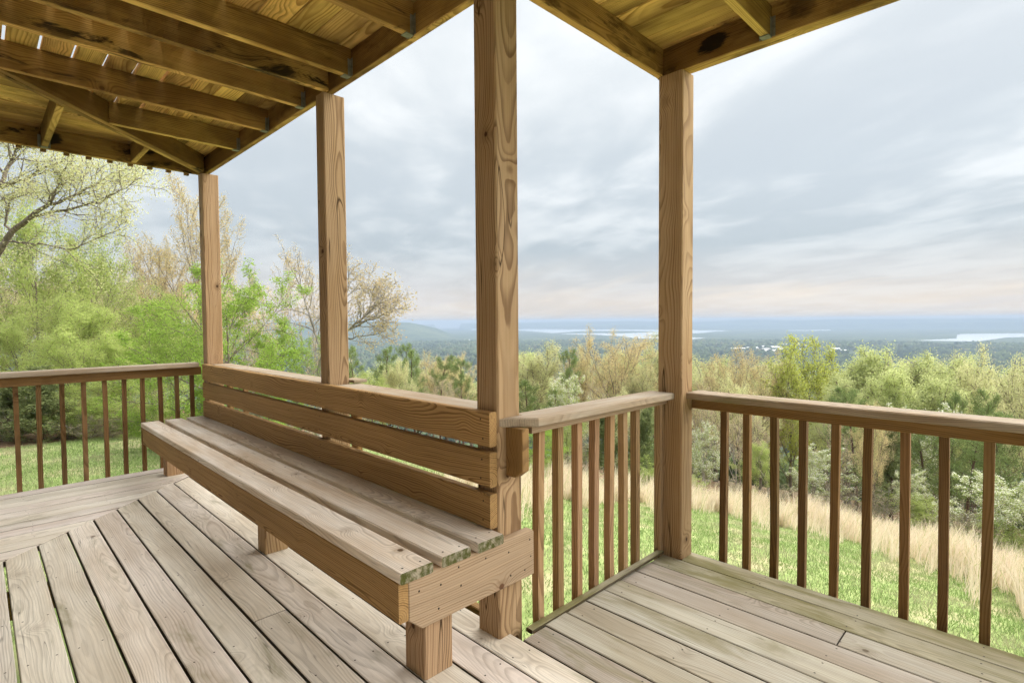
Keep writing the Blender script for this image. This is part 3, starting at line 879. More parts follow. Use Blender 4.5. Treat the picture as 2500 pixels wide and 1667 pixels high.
LM = {
    'pale': leaf_mat('pale_spring_leaves', [(0.50, 0.53, 0.24), (0.58, 0.59, 0.31), (0.65, 0.63, 0.37), (0.53, 0.56, 0.27)]),
    'ochre': leaf_mat('ochre_bud_leaves', [(0.60, 0.49, 0.25), (0.65, 0.54, 0.29), (0.67, 0.57, 0.34), (0.56, 0.54, 0.26), (0.63, 0.46, 0.26)]),
    'green': leaf_mat('spring_green_leaves', [(0.33, 0.43, 0.12), (0.42, 0.51, 0.16), (0.50, 0.57, 0.21), (0.43, 0.49, 0.16)]),
    'bright': leaf_mat('bright_green_leaves', [(0.25, 0.37, 0.075), (0.31, 0.45, 0.09), (0.39, 0.52, 0.125), (0.28, 0.40, 0.08)]),
    'bud': leaf_mat('tan_bud_leaves', [(0.54, 0.44, 0.29), (0.62, 0.51, 0.34), (0.58, 0.50, 0.28), (0.64, 0.56, 0.40)]),
    'pine': leaf_mat('pine_needles', [(0.17, 0.24, 0.095), (0.23, 0.315, 0.115), (0.31, 0.385, 0.14), (0.20, 0.27, 0.11)], 0.2),
    'lime': leaf_mat('lime_yellow_leaves', [(0.42, 0.48, 0.09), (0.51, 0.56, 0.13), (0.56, 0.58, 0.18), (0.44, 0.52, 0.11)]),
    'soft': leaf_mat('soft_yellow_green_leaves', [(0.47, 0.54, 0.22), (0.54, 0.60, 0.27), (0.60, 0.64, 0.32), (0.51, 0.56, 0.25)], 0.58),
    'flower': leaf_mat('white_blossom', [(0.75, 0.74, 0.62), (0.82, 0.81, 0.72), (0.70, 0.72, 0.55)], 0.3),
    'cedar': leaf_mat('dark_cedar_leaves', [(0.19, 0.24, 0.10), (0.25, 0.30, 0.12), (0.32, 0.35, 0.16), (0.21, 0.26, 0.11)], 0.35),
    'brush': leaf_mat('brown_brush_leaves', [(0.30, 0.23, 0.15), (0.38, 0.31, 0.20), (0.32, 0.33, 0.15), (0.40, 0.34, 0.24)], 0.25),
}
def bark_mat(name, a, b):
    m, nt = new_mat(name)
    tc = nt.node('ShaderNodeTexCoord')
    X, Y, Z = nt.sep(tc.outputs['Object'])
    n = nt.noise(nt.comb(nt.math('MULTIPLY', X, 14.0), nt.math('MULTIPLY', Y, 14.0), nt.math('MULTIPLY', Z, 2.5)), 1.0, 4.0, 0.65)
    finish(nt, nt.mix(nt.ramp(n, 0.3, 0.7), a, b), 0.9, n, 0.6, 0.02, 0.1)
    return m
BARK = bark_mat('grey_brown_bark', (0.10, 0.082, 0.062), (0.27, 0.225, 0.18))
BARK_P = bark_mat('pine_bark', (0.075, 0.05, 0.036), (0.19, 0.13, 0.095))
BARK_G = bark_mat('pale_grey_bark', (0.20, 0.18, 0.155), (0.36, 0.33, 0.29))

# ------------------------------------------------------------------ tree growing
def vadd(a, b, s=1.0): return (a[0] + b[0] * s, a[1] + b[1] * s, a[2] + b[2] * s)
def vnorm(a):
    l = math.sqrt(a[0] * a[0] + a[1] * a[1] + a[2] * a[2]) or 1e-9
    return (a[0] / l, a[1] / l, a[2] / l)
def vcross(a, b): return (a[1] * b[2] - a[2] * b[1], a[2] * b[0] - a[0] * b[2], a[0] * b[1] - a[1] * b[0])

class Grow:
    def __init__(self, seed, S):
        self.r = random.Random(seed); self.S = S
        self.tubes = []; self.tips = []
    def side(self, d, ang, az):
        ref = (0, 0, 1) if abs(d[2]) < 0.9 else (1, 0, 0)
        u = vnorm(vcross(d, ref)); v = vcross(d, u)
        c, s = math.cos(ang), math.sin(ang)
        return vnorm(tuple(d[i] * c + (u[i] * math.cos(az) + v[i] * math.sin(az)) * s for i in range(3)))
    def branch(self, p, d, L, rad, lvl):
        S = self.S; R = self.r
        n = S['segs'][lvl]; st = L / n
        pts = [p]; ds = [d]
        for i in range(n):
            w = S['wob'][lvl]
            d = vnorm((d[0] + R.gauss(0, w), d[1] + R.gauss(0, w), d[2] + R.gauss(0, w) + S['trop'][lvl]))
            p = vadd(p, d, st); pts.append(p); ds.append(d)
        e = S.get('end', 0.25)
        rads = [max(S['rmin'], rad * (1 - (1 - e) * (i / n))) for i in range(n + 1)]
        self.finish(pts, ds, rads, L, lvl)
    def finish(self, pts, ds, rads, L, lvl):
        S = self.S; R = self.r; n = len(pts) - 1
        self.tubes.append((pts, rads, (7, 5, 4, 3, 3)[lvl]))
        last = len(S['segs']) - 1
        if lvl >= last - S.get('leaf_lv', 0):
            for i in range(1, n + 1):
                self.tips.append((pts[i], ds[i], lvl))
        if lvl < last:
            nc = S['n'][lvl]; az = R.uniform(0, 6.28)
            for c in range(nc):
                t = S['t0'][lvl] + (1 - S['t0'][lvl]) * (c + R.uniform(0.1, 0.9)) / nc
                k = min(n - 1, int(t * n)); f = t * n - k
                b = tuple(pts[k][i] + (pts[k + 1][i] - pts[k][i]) * f for i in range(3))
                az += 2.4 + R.uniform(-0.5, 0.5)
                ang = math.radians(S['ang'][lvl] + R.uniform(-14, 14))
                if lvl == 0 and S.get('ang_top') is not None:
                    ang = math.radians(S['ang'][0] + (S['ang_top'] - S['ang'][0]) * t + R.uniform(-9, 9))
                sh = S['shape'](t) if lvl == 0 else (1.05 - 0.5 * t)
                Lc = L * S['ratio'][lvl] * sh * R.uniform(0.75, 1.25)
                rc = max(S['rmin'], (rads[k] + (rads[k + 1] - rads[k]) * f) * S['rr'][lvl])
                self.branch(b, self.side(ds[k + 1], ang, az), Lc, rc, lvl + 1)
    def wood_arrays(self):
        V = []; F = []
        for pts, rads, ns in self.tubes:
            base = len(V)
            for i, p in enumerate(pts):
                a = pts[max(0, i - 1)]; b = pts[min(len(pts) - 1, i + 1)]
                d = vnorm((b[0] - a[0], b[1] - a[1], b[2] - a[2]))
                ref = (0, 0, 1) if abs(d[2]) < 0.9 else (1, 0, 0)
                u = vnorm(vcross(d, ref)); v = vcross(d, u)
                for k in range(ns):
                    an = 6.2832 * k / ns
                    c, s = math.cos(an) * rads[i], math.sin(an) * rads[i]
                    V.append((p[0] + u[0] * c + v[0] * s, p[1] + u[1] * c + v[1] * s, p[2] + u[2] * c + v[2] * s))
            for i in range(len(pts) - 1):
                for k in range(ns):
                    j = (k + 1) % ns
                    F.append((base + i * ns + k, base + i * ns + j, base + (i + 1) * ns + j, base + (i + 1) * ns + k))
        return np.array(V), np.array(F)

def leaves(tips, per, size, spread, up, rng, aspect=0.62, flat=1.0, lift=0.0):
    c = np.array([t[0] for t in tips]); c = np.repeat(c, per, 0)
    n = len(c)
    off = rng.normal(0, 1, (n, 3)) * spread * np.array([1, 1, flat]); off[:, 2] += lift
    c = c + off
    nz = rng.normal(0, 1, (n, 3)); nz[:, 2] = np.abs(nz[:, 2]) + up
    nz /= np.linalg.norm(nz, axis=1)[:, None]
    a = rng.normal(0, 1, (n, 3)); a -= (a * nz).sum(1)[:, None] * nz; a /= np.linalg.norm(a, axis=1)[:, None]
    b = np.cross(nz, a)
    s = size * rng.uniform(0.55, 1.35, n)[:, None]
    fold = nz * s * 0.18
    V = np.stack([c - a * s * 0.5, c + b * s * aspect * 0.5 + fold, c + a * s * 0.5, c - b * s * aspect * 0.5 + fold], 1).reshape(-1, 3)
    return V, np.arange(n * 4).reshape(-1, 4)

def needles(tips, per, length, width, rng):
    """tufts of thin blades that fan out of a twig and point up and out"""
    c = np.repeat(np.array([t[0] for t in tips]), per, 0)
    d0 = np.repeat(np.array([t[1] for t in tips]), per, 0)
    n = len(c)
    d = d0 * 0.7 + rng.normal(0, 0.75, (n, 3)); d[:, 2] += 0.35
    d /= np.linalg.norm(d, axis=1)[:, None]
    s = rng.normal(0, 1, (n, 3)); s -= (s * d).sum(1)[:, None] * d; s /= np.linalg.norm(s, axis=1)[:, None]
    L = length * rng.uniform(0.6, 1.2, n)[:, None]; W = width * rng.uniform(0.7, 1.3, n)[:, None]
    c = c + rng.normal(0, length * 0.25, (n, 3))
    V = np.stack([c - s * W * 0.4, c + d * L * 0.55 - s * W * 0.5, c + d * L, c + d * L * 0.5 + s * W * 0.5], 1).reshape(-1, 3)
    return V, np.arange(n * 4).reshape(-1, 4)

rnd_shape = lambda t: 0.55 + 0.6 * math.sin(math.pi * min(1, 0.12 + 0.78 * t))
SPEC = {
    'pale':  dict(trunk=0.55, H=10, segs=(7, 6, 5, 4), wob=(0.05, 0.13, 0.17, 0.2), trop=(0.02, 0.04, 0.04, 0.02), n=(11, 8, 6), t0=(0.40, 0.25, 0.25), ang=(78, 46, 46), ang_top=12, ratio=(0.78, 0.48, 0.4), rr=(0.5, 0.55, 0.6), rmin=0.009, r0=0.15, shape=lambda t: 1.15 - 0.25 * t, per=5, size=0.11, spread=0.15, up=0.5, mat='pale', bark=BARK),
    'ochre': dict(trunk=0.55, H=12, segs=(7, 7, 5, 4), wob=(0.04, 0.09, 0.14, 0.18), trop=(0.02, 0.09, 0.07, 0.05), n=(13, 8, 6), t0=(0.30, 0.2, 0.2), ang=(62, 38, 38), ang_top=24, ratio=(0.82, 0.44, 0.38), rr=(0.58, 0.58, 0.6), rmin=0.01, r0=0.19, shape=lambda t: 1.15 - 0.25 * t, per=12, size=0.08, spread=0.15, up=0.2, mat='ochre', bark=BARK),
    'bud':   dict(trunk=0.6, H=10, segs=(7, 7, 5, 4), wob=(0.06, 0.13, 0.16, 0.2), trop=(0.02, 0.07, 0.06, 0.03), n=(10, 7, 6), t0=(0.2, 0.2, 0.2), ang=(58, 42, 40), ang_top=12, ratio=(0.75, 0.46, 0.40), rr=(0.55, 0.55, 0.6), rmin=0.008, r0=0.14, shape=lambda t: 1.15 - 0.25 * t, per=3, size=0.085, spread=0.09, up=0.2, mat='bud', bark=BARK_G),
    'green': dict(trunk=0.6, H=9, segs=(6, 6, 5, 4), wob=(0.05, 0.12, 0.16, 0.2), trop=(0.02, 0.03, 0.02, 0.0), n=(13, 7, 6), t0=(0.18, 0.2, 0.2), ang=(80, 46, 45), ang_top=14, ratio=(0.66, 0.48, 0.4), rr=(0.5, 0.55, 0.6), rmin=0.008, r0=0.13, shape=lambda t: 1.15 - 0.25 * t, per=11, size=0.095, spread=0.17, up=0.6, mat='green', bark=BARK),
    'maple': dict(H=5, segs=(6, 6, 5, 3), wob=(0.07, 0.10, 0.13, 0.15), trop=(0.02, 0.0, -0.01, -0.02), n=(14, 8, 6), t0=(0.06, 0.12, 0.15), ang=(74, 45, 45), ang_top=40, ratio=(0.62, 0.45, 0.4), rr=(0.5, 0.55, 0.6), rmin=0.006, r0=0.08, shape=rnd_shape, per=16, size=0.075, spread=0.11, up=1.4, flat=0.45, mat='bright', bark=BARK),
    'lime':  dict(trunk=0.72, H=13, segs=(8, 6, 5, 4), wob=(0.05, 0.11, 0.15, 0.2), trop=(0.02, 0.14, 0.07, 0.03), n=(15, 6, 5), t0=(0.15, 0.2, 0.2), ang=(48, 42, 44), ang_top=10, ratio=(0.40, 0.5, 0.42), rr=(0.45, 0.55, 0.6), rmin=0.014, r0=0.15, shape=lambda t: 0.85 + 0.15 * t, per=6, size=0.15, spread=0.18, up=0.3, mat='lime', bark=BARK),
    'yellow': dict(trunk=0.5, H=11, segs=(7, 6, 5, 3), wob=(0.05, 0.12, 0.16, 0.2), trop=(0.02, 0.05, 0.03, 0.02), n=(12, 7, 5), t0=(0.40, 0.3, 0.3), ang=(80, 46, 48), ang_top=12, ratio=(0.80, 0.46, 0.38), rr=(0.6, 0.6, 0.6), rmin=0.016, r0=0.2, shape=lambda t: 1.15 - 0.25 * t, per=17, size=0.11, spread=0.21, up=0.4, mat='pale', bark=BARK),
    'puff':  dict(trunk=0.5, H=10, segs=(6, 6, 5, 3), wob=(0.05, 0.12, 0.16, 0.2), trop=(0.02, 0.06, 0.03, 0.02), n=(13, 7, 5), t0=(0.42, 0.3, 0.3), ang=(82, 46, 48), ang_top=12, ratio=(0.80, 0.46, 0.38), rr=(0.6, 0.6, 0.6), rmin=0.016, r0=0.2, shape=lambda t: 1.15 - 0.25 * t, per=20, size=0.115, spread=0.21, up=0.6, mat='soft', bark=BARK),
    'pine':  dict(H=10, segs=(9, 5, 4), wob=(0.03, 0.08, 0.12), trop=(0.03, 0.07, 0.10), n=(26, 8), t0=(0.22, 0.3), ang=(88, 48), ang_top=48, ratio=(0.27, 0.40), rr=(0.35, 0.6), rmin=0.009, r0=0.13, shape=lambda t: 1.05 - 0.62 * t, leaf_lv=0, per=10, needle=(0.30, 0.030), mat='pine', bark=BARK_P),
    'cedar': dict(H=5, segs=(6, 5, 4), wob=(0.04, 0.1, 0.14), trop=(0.02, 0.10, 0.08), n=(38, 7), t0=(0.03, 0.15), ang=(75, 45), ang_top=30, ratio=(0.30, 0.42), rr=(0.35, 0.6), rmin=0.008, r0=0.08, shape=lambda t: 1.15 - 0.85 * t, per=14, size=0.10, spread=0.09, up=0.2, mat='cedar', bark=BARK_P),
    'dogwood': dict(H=4.5, segs=(6, 6, 5, 3), wob=(0.09, 0.11, 0.14, 0.15), trop=(0.02, 0.01, 0.0, 0.0), n=(12, 7, 6), t0=(0.12, 0.15, 0.15), ang=(70, 46, 45), ang_top=35, ratio=(0.60, 0.46, 0.4), rr=(0.55, 0.55, 0.6), rmin=0.008, r0=0.08, shape=rnd_shape, per=5, size=0.10, spread=0.10, up=1.2, flat=0.5, mat='green', bark=BARK_G, flower=4),
    'brush': dict(H=2.4, segs=(4, 5, 4, 3), wob=(0.12, 0.16, 0.2, 0.2), trop=(0.0, 0.05, 0.03, 0.0), n=(16, 6, 4), t0=(0.0, 0.1, 0.15), ang=(52, 42, 42), ang_top=40, ratio=(0.85, 0.5, 0.42), rr=(0.6, 0.6, 0.6), rmin=0.007, r0=0.035, shape=lambda t: 1.0, per=2, size=0.085, spread=0.08, up=0.3, mat='brush', bark=BARK_G),
    'shrub': dict(H=3.0, segs=(4, 5, 4, 3), wob=(0.10, 0.14, 0.16, 0.2), trop=(0.0, 0.04, 0.02, 0.0), n=(16, 6, 5), t0=(0.0, 0.1, 0.15), ang=(60, 45, 42), ang_top=35, ratio=(0.75, 0.5, 0.42), rr=(0.55, 0.6, 0.6), rmin=0.006, r0=0.045, shape=lambda t: 1.0, per=7, size=0.10, spread=0.10, up=0.7, mat='green', bark=BARK),
}
PROTO = {}
def crown_arrays(g, S, seed):
    rng = np.random.default_rng(seed)
    if 'needle' in S:
        return needles(g.tips, S['per'], S['needle'][0], S['needle'][1], rng)
    return leaves(g.tips, S['per'], S['size'], S['spread'], S['up'], rng, flat=S.get('flat', 1.0))

def proto(kind, var):
    key = (kind, var)
    if key in PROTO:
        return PROTO[key]
    S = SPEC[kind]; seed = sum(map(ord, kind)) * 7 + var * 131
    g = Grow(seed, S)
    g.branch((0, 0, -0.25), (0, 0, 1), S['H'] * S.get('trunk', 0.93), S['r0'], 0)
    V, F = g.wood_arrays()
    tm = np_mesh(kind + '_trunk', V, F, True); tm.materials.append(S['bark'])
    V, F = crown_arrays(g, S, seed)
    top = np.percentile(V[:, 2], 99.7)
    cmz = np_mesh(kind + '_crown', V, F); cmz.materials.append(LM[S['mat']])
    fl = None
    if S.get('flower'):
        V, F = leaves(g.tips, S['flower'], 0.10, 0.11, 2.5, np.random.default_rng(seed + 1), 0.9, 0.45, 0.05)
        fl = np_mesh(kind + '_blossom', V, F); fl.materials.append(LM['flower'])
    wid = np.percentile(np.hypot(V[:, 0], V[:, 1]), 97)
    PROTO[key] = (tm, cmz, fl, top, wid)
    return PROTO[key]

TR = random.Random(77)
def tree(kind, px, D, top_py, label, width=None, var=None, name='tree', group='trees beyond the deck', cat='tree', cmat=None):
    x, y = at_depth(px, D)
    zb = tz(x, y)
    zt = EYE[2] + ray(px, top_py)[2] * D
    h = max(0.8, zt - zb)
    if var is None:
        var = TR.randint(0, 1)
    tm, cmz, fl, top, wid = proto(kind, var)
    sz = h / top
    sx = sz if width is None else (width * D / FOC / 2) / wid
    sx = max(0.55 * sz, min(sx, 1.9 * sz))
    o = empty(name, (x, y, zb), label, cat, group)
    o.rotation_euler = (0, 0, TR.uniform(0, 6.28))
    o.scale = (sx, sx, sz)
    t = bpy.data.objects.new('trunk', tm); COL.objects.link(t); t.parent = o
    c = bpy.data.objects.new('crown', cmz); COL.objects.link(c); c.parent = o
    if cmat:
        c.material_slots[0].link = 'OBJECT'; c.material_slots[0].material = LM[cmat]
    if fl:
        b = bpy.data.objects.new('blossom', fl); COL.objects.link(b); b.parent = o
    return o

# --- the two trees whose limbs are drawn one by one
def guided(label, kind, base_px, base_D, limbs, seed, per=None, lv=1, size=None, spread=None, mat=None):
    S = dict(SPEC[kind])
    if per: S['per'] = per
    if size: S['size'] = size
    if spread: S['spread'] = spread
    if mat: S['mat'] = mat
    S['rmin'] = 0.006
    x, y = at_depth(base_px, base_D); zb = tz(x, y)
    g = Grow(seed, S)
    for pts_px, r0, r1, rel in limbs:
        pts = []
        for (px, py, D) in pts_px:
            if py is None:
                xx, yy = at_depth(px, D); pts.append((xx - x, yy - y, tz(xx, yy) - zb - 0.2))
            else:
                p = EYE + ray(px, py) * D; pts.append((p[0] - x, p[1] - y, p[2] - zb))
        fine = []
        for i in range(len(pts) - 1):
            for k in range(3):
                f = k / 3
                j = tuple(g.r.gauss(0, 0.02) if 0 < i + k else 0 for _ in range(3))
                fine.append(tuple(pts[i][m] + (pts[i + 1][m] - pts[i][m]) * f + j[m] for m in range(3)))
        fine.append(pts[-1])
        n = len(fine) - 1
        ds = [vnorm(tuple(fine[min(n, i + 1)][m] - fine[max(0, i - 1)][m] for m in range(3))) for i in range(n + 1)]
        rads = [r0 + (r1 - r0) * i / n for i in range(n + 1)]
        L = sum(math.dist(fine[i], fine[i + 1]) for i in range(n))
        S2 = dict(S); g.S = S2
        if rel is None:
            g.tubes.append((fine, rads, 7))
        else:
            S2['n'] = (S['n'][0], rel, S['n'][2]); S2['t0'] = (0.2, 0.12, 0.15)
            S2['ratio'] = (S['ratio'][0], min(0.5, 1.15 / L), 0.5)
            g.finish(fine, ds, rads, L, lv)
    o = empty('tree', (x, y, zb), label, 'tree', 'trees beyond the deck')
    V, F = g.wood_arrays(); tm = np_mesh('trunk', V, F, True)
    link('trunk', tm, S['bark'], o, Matrix.Translation((x, y, zb)))
    V, F = crown_arrays(g, S, seed)
    link('crown', np_mesh('crown', V, F), LM[S['mat']], o, Matrix.Translation((x, y, zb)))
    return o

guided('pale oak at the far left whose dark limbs reach in over the railing', 'pale', -170, 14.5, [
    ([(-170, None, 14.5), (-150, 880, 14.5), (-60, 700, 14.3), (0, 612, 14.0), (26, 568, 13.9), (72, 532, 13.6), (112, 504, 13.4)], 0.12, 0.045, None),
    ([(112, 504, 13.4), (124, 500, 13.4), (137, 460, 13.3), (148, 430, 13.2), (175, 400, 13.0)], 0.045, 0.012, 12),
    ([(82, 530, 13.6), (140, 516, 13.4), (205, 503, 13.1), (255, 488, 12.9), (292, 468, 12.7), (340, 436, 12.5)], 0.04, 0.008, 20),
    ([(124, 500, 13.4), (180, 480, 13.6), (230, 452, 13.8), (275, 425, 14.0), (310, 410, 14.1)], 0.04, 0.010, 18),
    ([(26, 568, 13.9), (12, 540, 13.9), (18, 490, 13.9), (50, 478, 14.0), (90, 470, 14.2)], 0.035, 0.010, 12),
    ([(-60, 700, 14.3), (-30, 520, 14.6), (0, 455, 14.8), (60, 438, 14.8), (110, 410, 14.8), (160, 390, 14.8), (180, 380, 14.8)], 0.07, 0.012, 20),
    ([(0, 455, 14.8), (25, 400, 15.2), (40, 365, 15.3), (75, 355, 15.2), (120, 320, 15.1)], 0.06, 0.012, 16),
    ([(20, 590, 13.9), (60, 592, 13.4), (120, 598, 13.1), (175, 608, 12.9), (250, 575, 12.7), (295, 560, 12.6)], 0.03, 0.008, 12),
    ([(-30, 520, 14.6), (-80, 430, 14.8), (-60, 340, 15.0), (0, 300, 15.0)], 0.07, 0.015, 14),
], 3, per=8, size=0.048, spread=0.11, mat='pale')
guided('budding tree whose bare limbs fan out to the right of the bench-back post', 'bud', 770, 15.5, [
    ([(770, None, 15.5), (780, 900, 15.5), (800, 845, 15.4), (842, 810, 15.2)], 0.10, 0.05, None),
    ([(842, 810, 15.2), (878, 785, 15.1), (905, 757, 15.0), (925, 735, 15.0), (940, 712, 14.9)], 0.035, 0.010, 14),
    ([(842, 812, 15.2), (885, 776, 15.4), (915, 742, 15.6), (905, 712, 15.7), (895, 690, 15.8)], 0.035, 0.010, 14),
    ([(850, 806, 15.2), (900, 782, 14.9), (940, 765, 14.7), (968, 745, 14.5)], 0.03, 0.008, 12),
    ([(820, 832, 15.3), (850, 829, 15.2), (885, 822, 15.0), (930, 812, 14.8), (948, 800, 14.7)], 0.025, 0.007, 10),
    ([(800, 845, 15.4), (840, 760, 15.8), (850, 700, 16.0), (852, 650, 16.2)], 0.04, 0.010, 14),
    ([(790, 870, 15.4), (760, 790, 15.6), (740, 720, 15.8), (720, 660, 16.0)], 0.04, 0.010, 14),
], 9, per=3, size=0.06, spread=0.08)

ORD = ['first', 'second', 'third', 'fourth', 'fifth', 'sixth', 'seventh', 'eighth', 'ninth', 'tenth', 'eleventh', 'twelfth', 'thirteenth', 'fourteenth', 'fifteenth', 'sixteenth']
def nth(px, all_px):
    return ORD[sorted(all_px).index(px)]
WL = 'trees in the wood left of the house'
# left wood
tree('ochre', 488, 30, 440, 'tall ochre budding tree rising behind the far corner post', 250, 0, group=WL)
tree('ochre', 375, 33, 575, 'ochre budding tree left of the tallest one, lower crown', 200, 1, group=WL)
tree('green', 95, 21, 492, 'green tree beneath the long oak limb at far left', 330, 0, group=WL)
tree('green', 235, 23, 548, 'green tree between the oak limb tip and the ochre tree', 260, 1, group=WL)
tree('pale', -10, 25, 560, 'pale tree at the left picture edge behind the oak limbs', 300, 0, group=WL)
tree('pale', 165, 29, 640, 'pale tree half hidden behind the two green left trees', 260, 1, group=WL)
tree('pale', 310, 27, 640, 'pale yellowish tree low between green tree and ochre tree', 240, 0, group=WL)
tree('green', 395, 25, 705, 'green tree under the ochre trees left of the corner post', 240, 0, group=WL)
DEEP = ((-90, 36, 590, 'green'), (50, 38, 660, 'ochre'), (190, 37, 690, 'pale'), (275, 42, 670, 'ochre'), (350, 40, 710, 'pale'), (560, 40, 680, 'ochre'), (-180, 30, 560, 'pale'))
for i, (px, D, tp, k) in enumerate(DEEP):
    tree(k, px, D, tp, nth(px, [t[0] for t in DEEP]) + ' from left of the trees deep in the left wood, seen between nearer crowns', 280, i % 2, group='trees deep in the left wood')
tree('maple', 555, 11.2, 640, 'bright green layered tree directly behind the far corner post', 420, 0, group=WL)
tree('maple', 425, 12.2, 760, 'bright green bush low behind the left railing, near the corner', 320, 1, group=WL)
tree('maple', 480, 13.0, 720, 'bright green layered tree just left of the far corner post', 300, 1, group=WL)
tree('maple', 690, 13.5, 775, 'bright green sapling leaning between corner post and bench-back post', 170, 0, group=WL)
tree('bud', 690, 23, 588, 'tall half-bare tree between the corner post and the bench-back post', 170, 0, group=WL)
tree('bud', 752, 25, 628, 'half-bare tree right behind the bench-back post', 190, 1, group=WL)
tree('bud', 630, 27, 660, 'half-bare tree whose top shows right of the bright green tree', 200, 1, group=WL)
tree('cedar', 92, 14.2, 895, 'dark green cedar at the lawn edge behind the left railing', 150, 0, group=WL)
tree('cedar', 18, 15.0, 925, 'dark cedar at the left picture edge behind the railing', 150, 1, group=WL)
tree('green', 175, 16.0, 800, 'young green tree above the cedar, behind the left railing', 240, 1, group=WL)
tree('green', 285, 16.5, 820, 'young green tree in the middle behind the left railing', 240, 0, group=WL)
tree('green', 40, 17.0, 780, 'young green tree at the left edge, above the cedars', 240, 0, group=WL)
tree('green', 110, 18.5, 720, 'young green tree behind and above the cedar at the left lawn edge', 300, 1, group=WL)
tree('green', 230, 19.0, 740, 'young green tree behind the middle of the left railing, taller one', 300, 0, group=WL)
tree('green', 365, 17.5, 800, 'young green tree left of the bright green bush', 220, 1, group=WL)
US = 'undergrowth at the edge of the left wood'
for i, (px, D, tp, k, lab) in enumerate(((150, 14.6, 950, 'shrub', 'leafy shrub right of the dark cedar at the lawn edge'), (225, 15.0, 960, 'shrub', 'leafy shrub mid-way along the left lawn edge'), (300, 14.8, 955, 'shrub', 'leafy shrub left of the bright green bush'), (200, 14.3, 1010, 'brush', 'brown twiggy brush at the left lawn edge'), (330, 14.6, 1000, 'brush', 'brown twiggy brush by the bright green bush'), (10, 14.4, 1000, 'brush', 'brown twiggy brush at the left picture edge'), (262, 14.4, 1015, 'brush', 'low brown brush between the two leafy shrubs'))):
    tree(k, px, D, tp, lab, 170, i % 2, 'shrub', US, 'shrub')
for px, D, tp, lab in ((640, 13, 850, 'tangle of bare brush behind the middle of the bench rail'), (725, 14, 858, 'tangle of bare brush beside the bench-back post'), (590, 12.5, 880, 'bare brush right of the corner post, above the rail')):
    tree('brush', px, D, tp, lab, 170, None, 'shrub', US, 'shrub')

# middle: below the lake view, left of the central post
MC = 'trees on the slope left of the central post'
for i, (k, px, D, tp, wd, lab) in enumerate((
    ('pine', 872, 38, 842, 95, 'young pine just right of the bench-back post'),
    ('pine', 930, 42, 848, 100, 'young pine second from the bench-back post'),
    ('pine', 986, 45, 838, 90, 'tallest young pine between bench-back post and central post'),
    ('pine', 1010, 40, 855, 90, 'young pine leaning close on the right of the tallest one'),
    ('yellow', 968, 37, 876, 110, 'yellow-green tree among the young pines'),
    ('pine', 1072, 44, 868, 100, 'young pine left of the central post, third group'),
    ('pine', 1128, 40, 878, 100, 'young pine nearest the left side of the central post'),
    ('ochre', 1055, 58, 860, 130, 'ochre treetop behind the pines left of centre'),
    ('ochre', 1120, 62, 866, 130, 'ochre treetop close to the left side of the central post'),
    ('bud', 1040, 30, 905, 150, 'tan half-bare tree in front of the pines'),
    ('bud', 1110, 29, 925, 150, 'tan half-bare tree low beside the central post'),
    ('green', 905, 29, 910, 150, 'green tree low in front of the pines, near the bench-back post'),
    ('yellow', 985, 28, 945, 140, 'yellowish small tree low above the bench rail'),
    ('bud', 870, 26, 925, 130, 'tan half-bare tree low beside the bench-back post'))):
    tree(k, px, D, tp, lab, wd, i % 2, group=MC)
# between the central post and the next
ME = 'trees on the slope between the two right posts'
for i, (k, px, D, tp, wd, lab) in enumerate((
    ('yellow', 1310, 46, 836, 220, 'yellow-green tree right of the central post, below the lake'),
    ('yellow', 1395, 52, 846, 130, 'yellow-green treetop behind the thin dark pine'),
    ('pine', 1382, 35, 852, 90, 'thin dark pine with bare trunk in front of the big ochre oak'),
    ('ochre', 1492, 44, 804, 270, 'big ochre oak rising over the lake between the right posts'),
    ('ochre', 1420, 46, 828, 130, 'ochre tree leaning left of the big ochre oak'),
    ('yellow', 1598, 50, 818, 190, 'yellow-green tree against the left side of the right post'),
    ('yellow', 1560, 42, 892, 130, 'low yellow-green tree between big oak and right post'),
    ('dogwood', 1370, 31, 915, 130, 'pale blossoming tree under the thin dark pine'),
    ('pine', 1288, 29, 925, 110, 'dark pine low beside the right of the central post'),
    ('pine', 1345, 32, 945, 100, 'dark pine low above the middle railing'),
    ('bud', 1460, 30, 930, 170, 'tan half-bare tree low above the middle railing'),
    ('yellow', 1540, 31, 950, 140, 'pale tree low above the middle railing near its right end'),
    ('maple', 1300, 19.5, 1030, 170, 'light green small tree behind the left balusters of the middle railing'),
    ('green', 1385, 22, 1000, 150, 'green tree behind the centre balusters of the middle railing'),
    ('cedar', 1480, 21.5, 985, 110, 'dark cedar behind the middle railing, right of centre'),
    ('cedar', 1545, 21.5, 995, 110, 'dark cedar behind the right balusters of the middle railing'),
    ('pine', 1600, 23, 980, 120, 'pine hidden partly by the right post'),
    ('bud', 1430, 21, 1060, 120, 'grey twiggy tree between green tree and cedars'))):
    tree(k, px, D, tp, lab, wd, i % 2, group=ME)
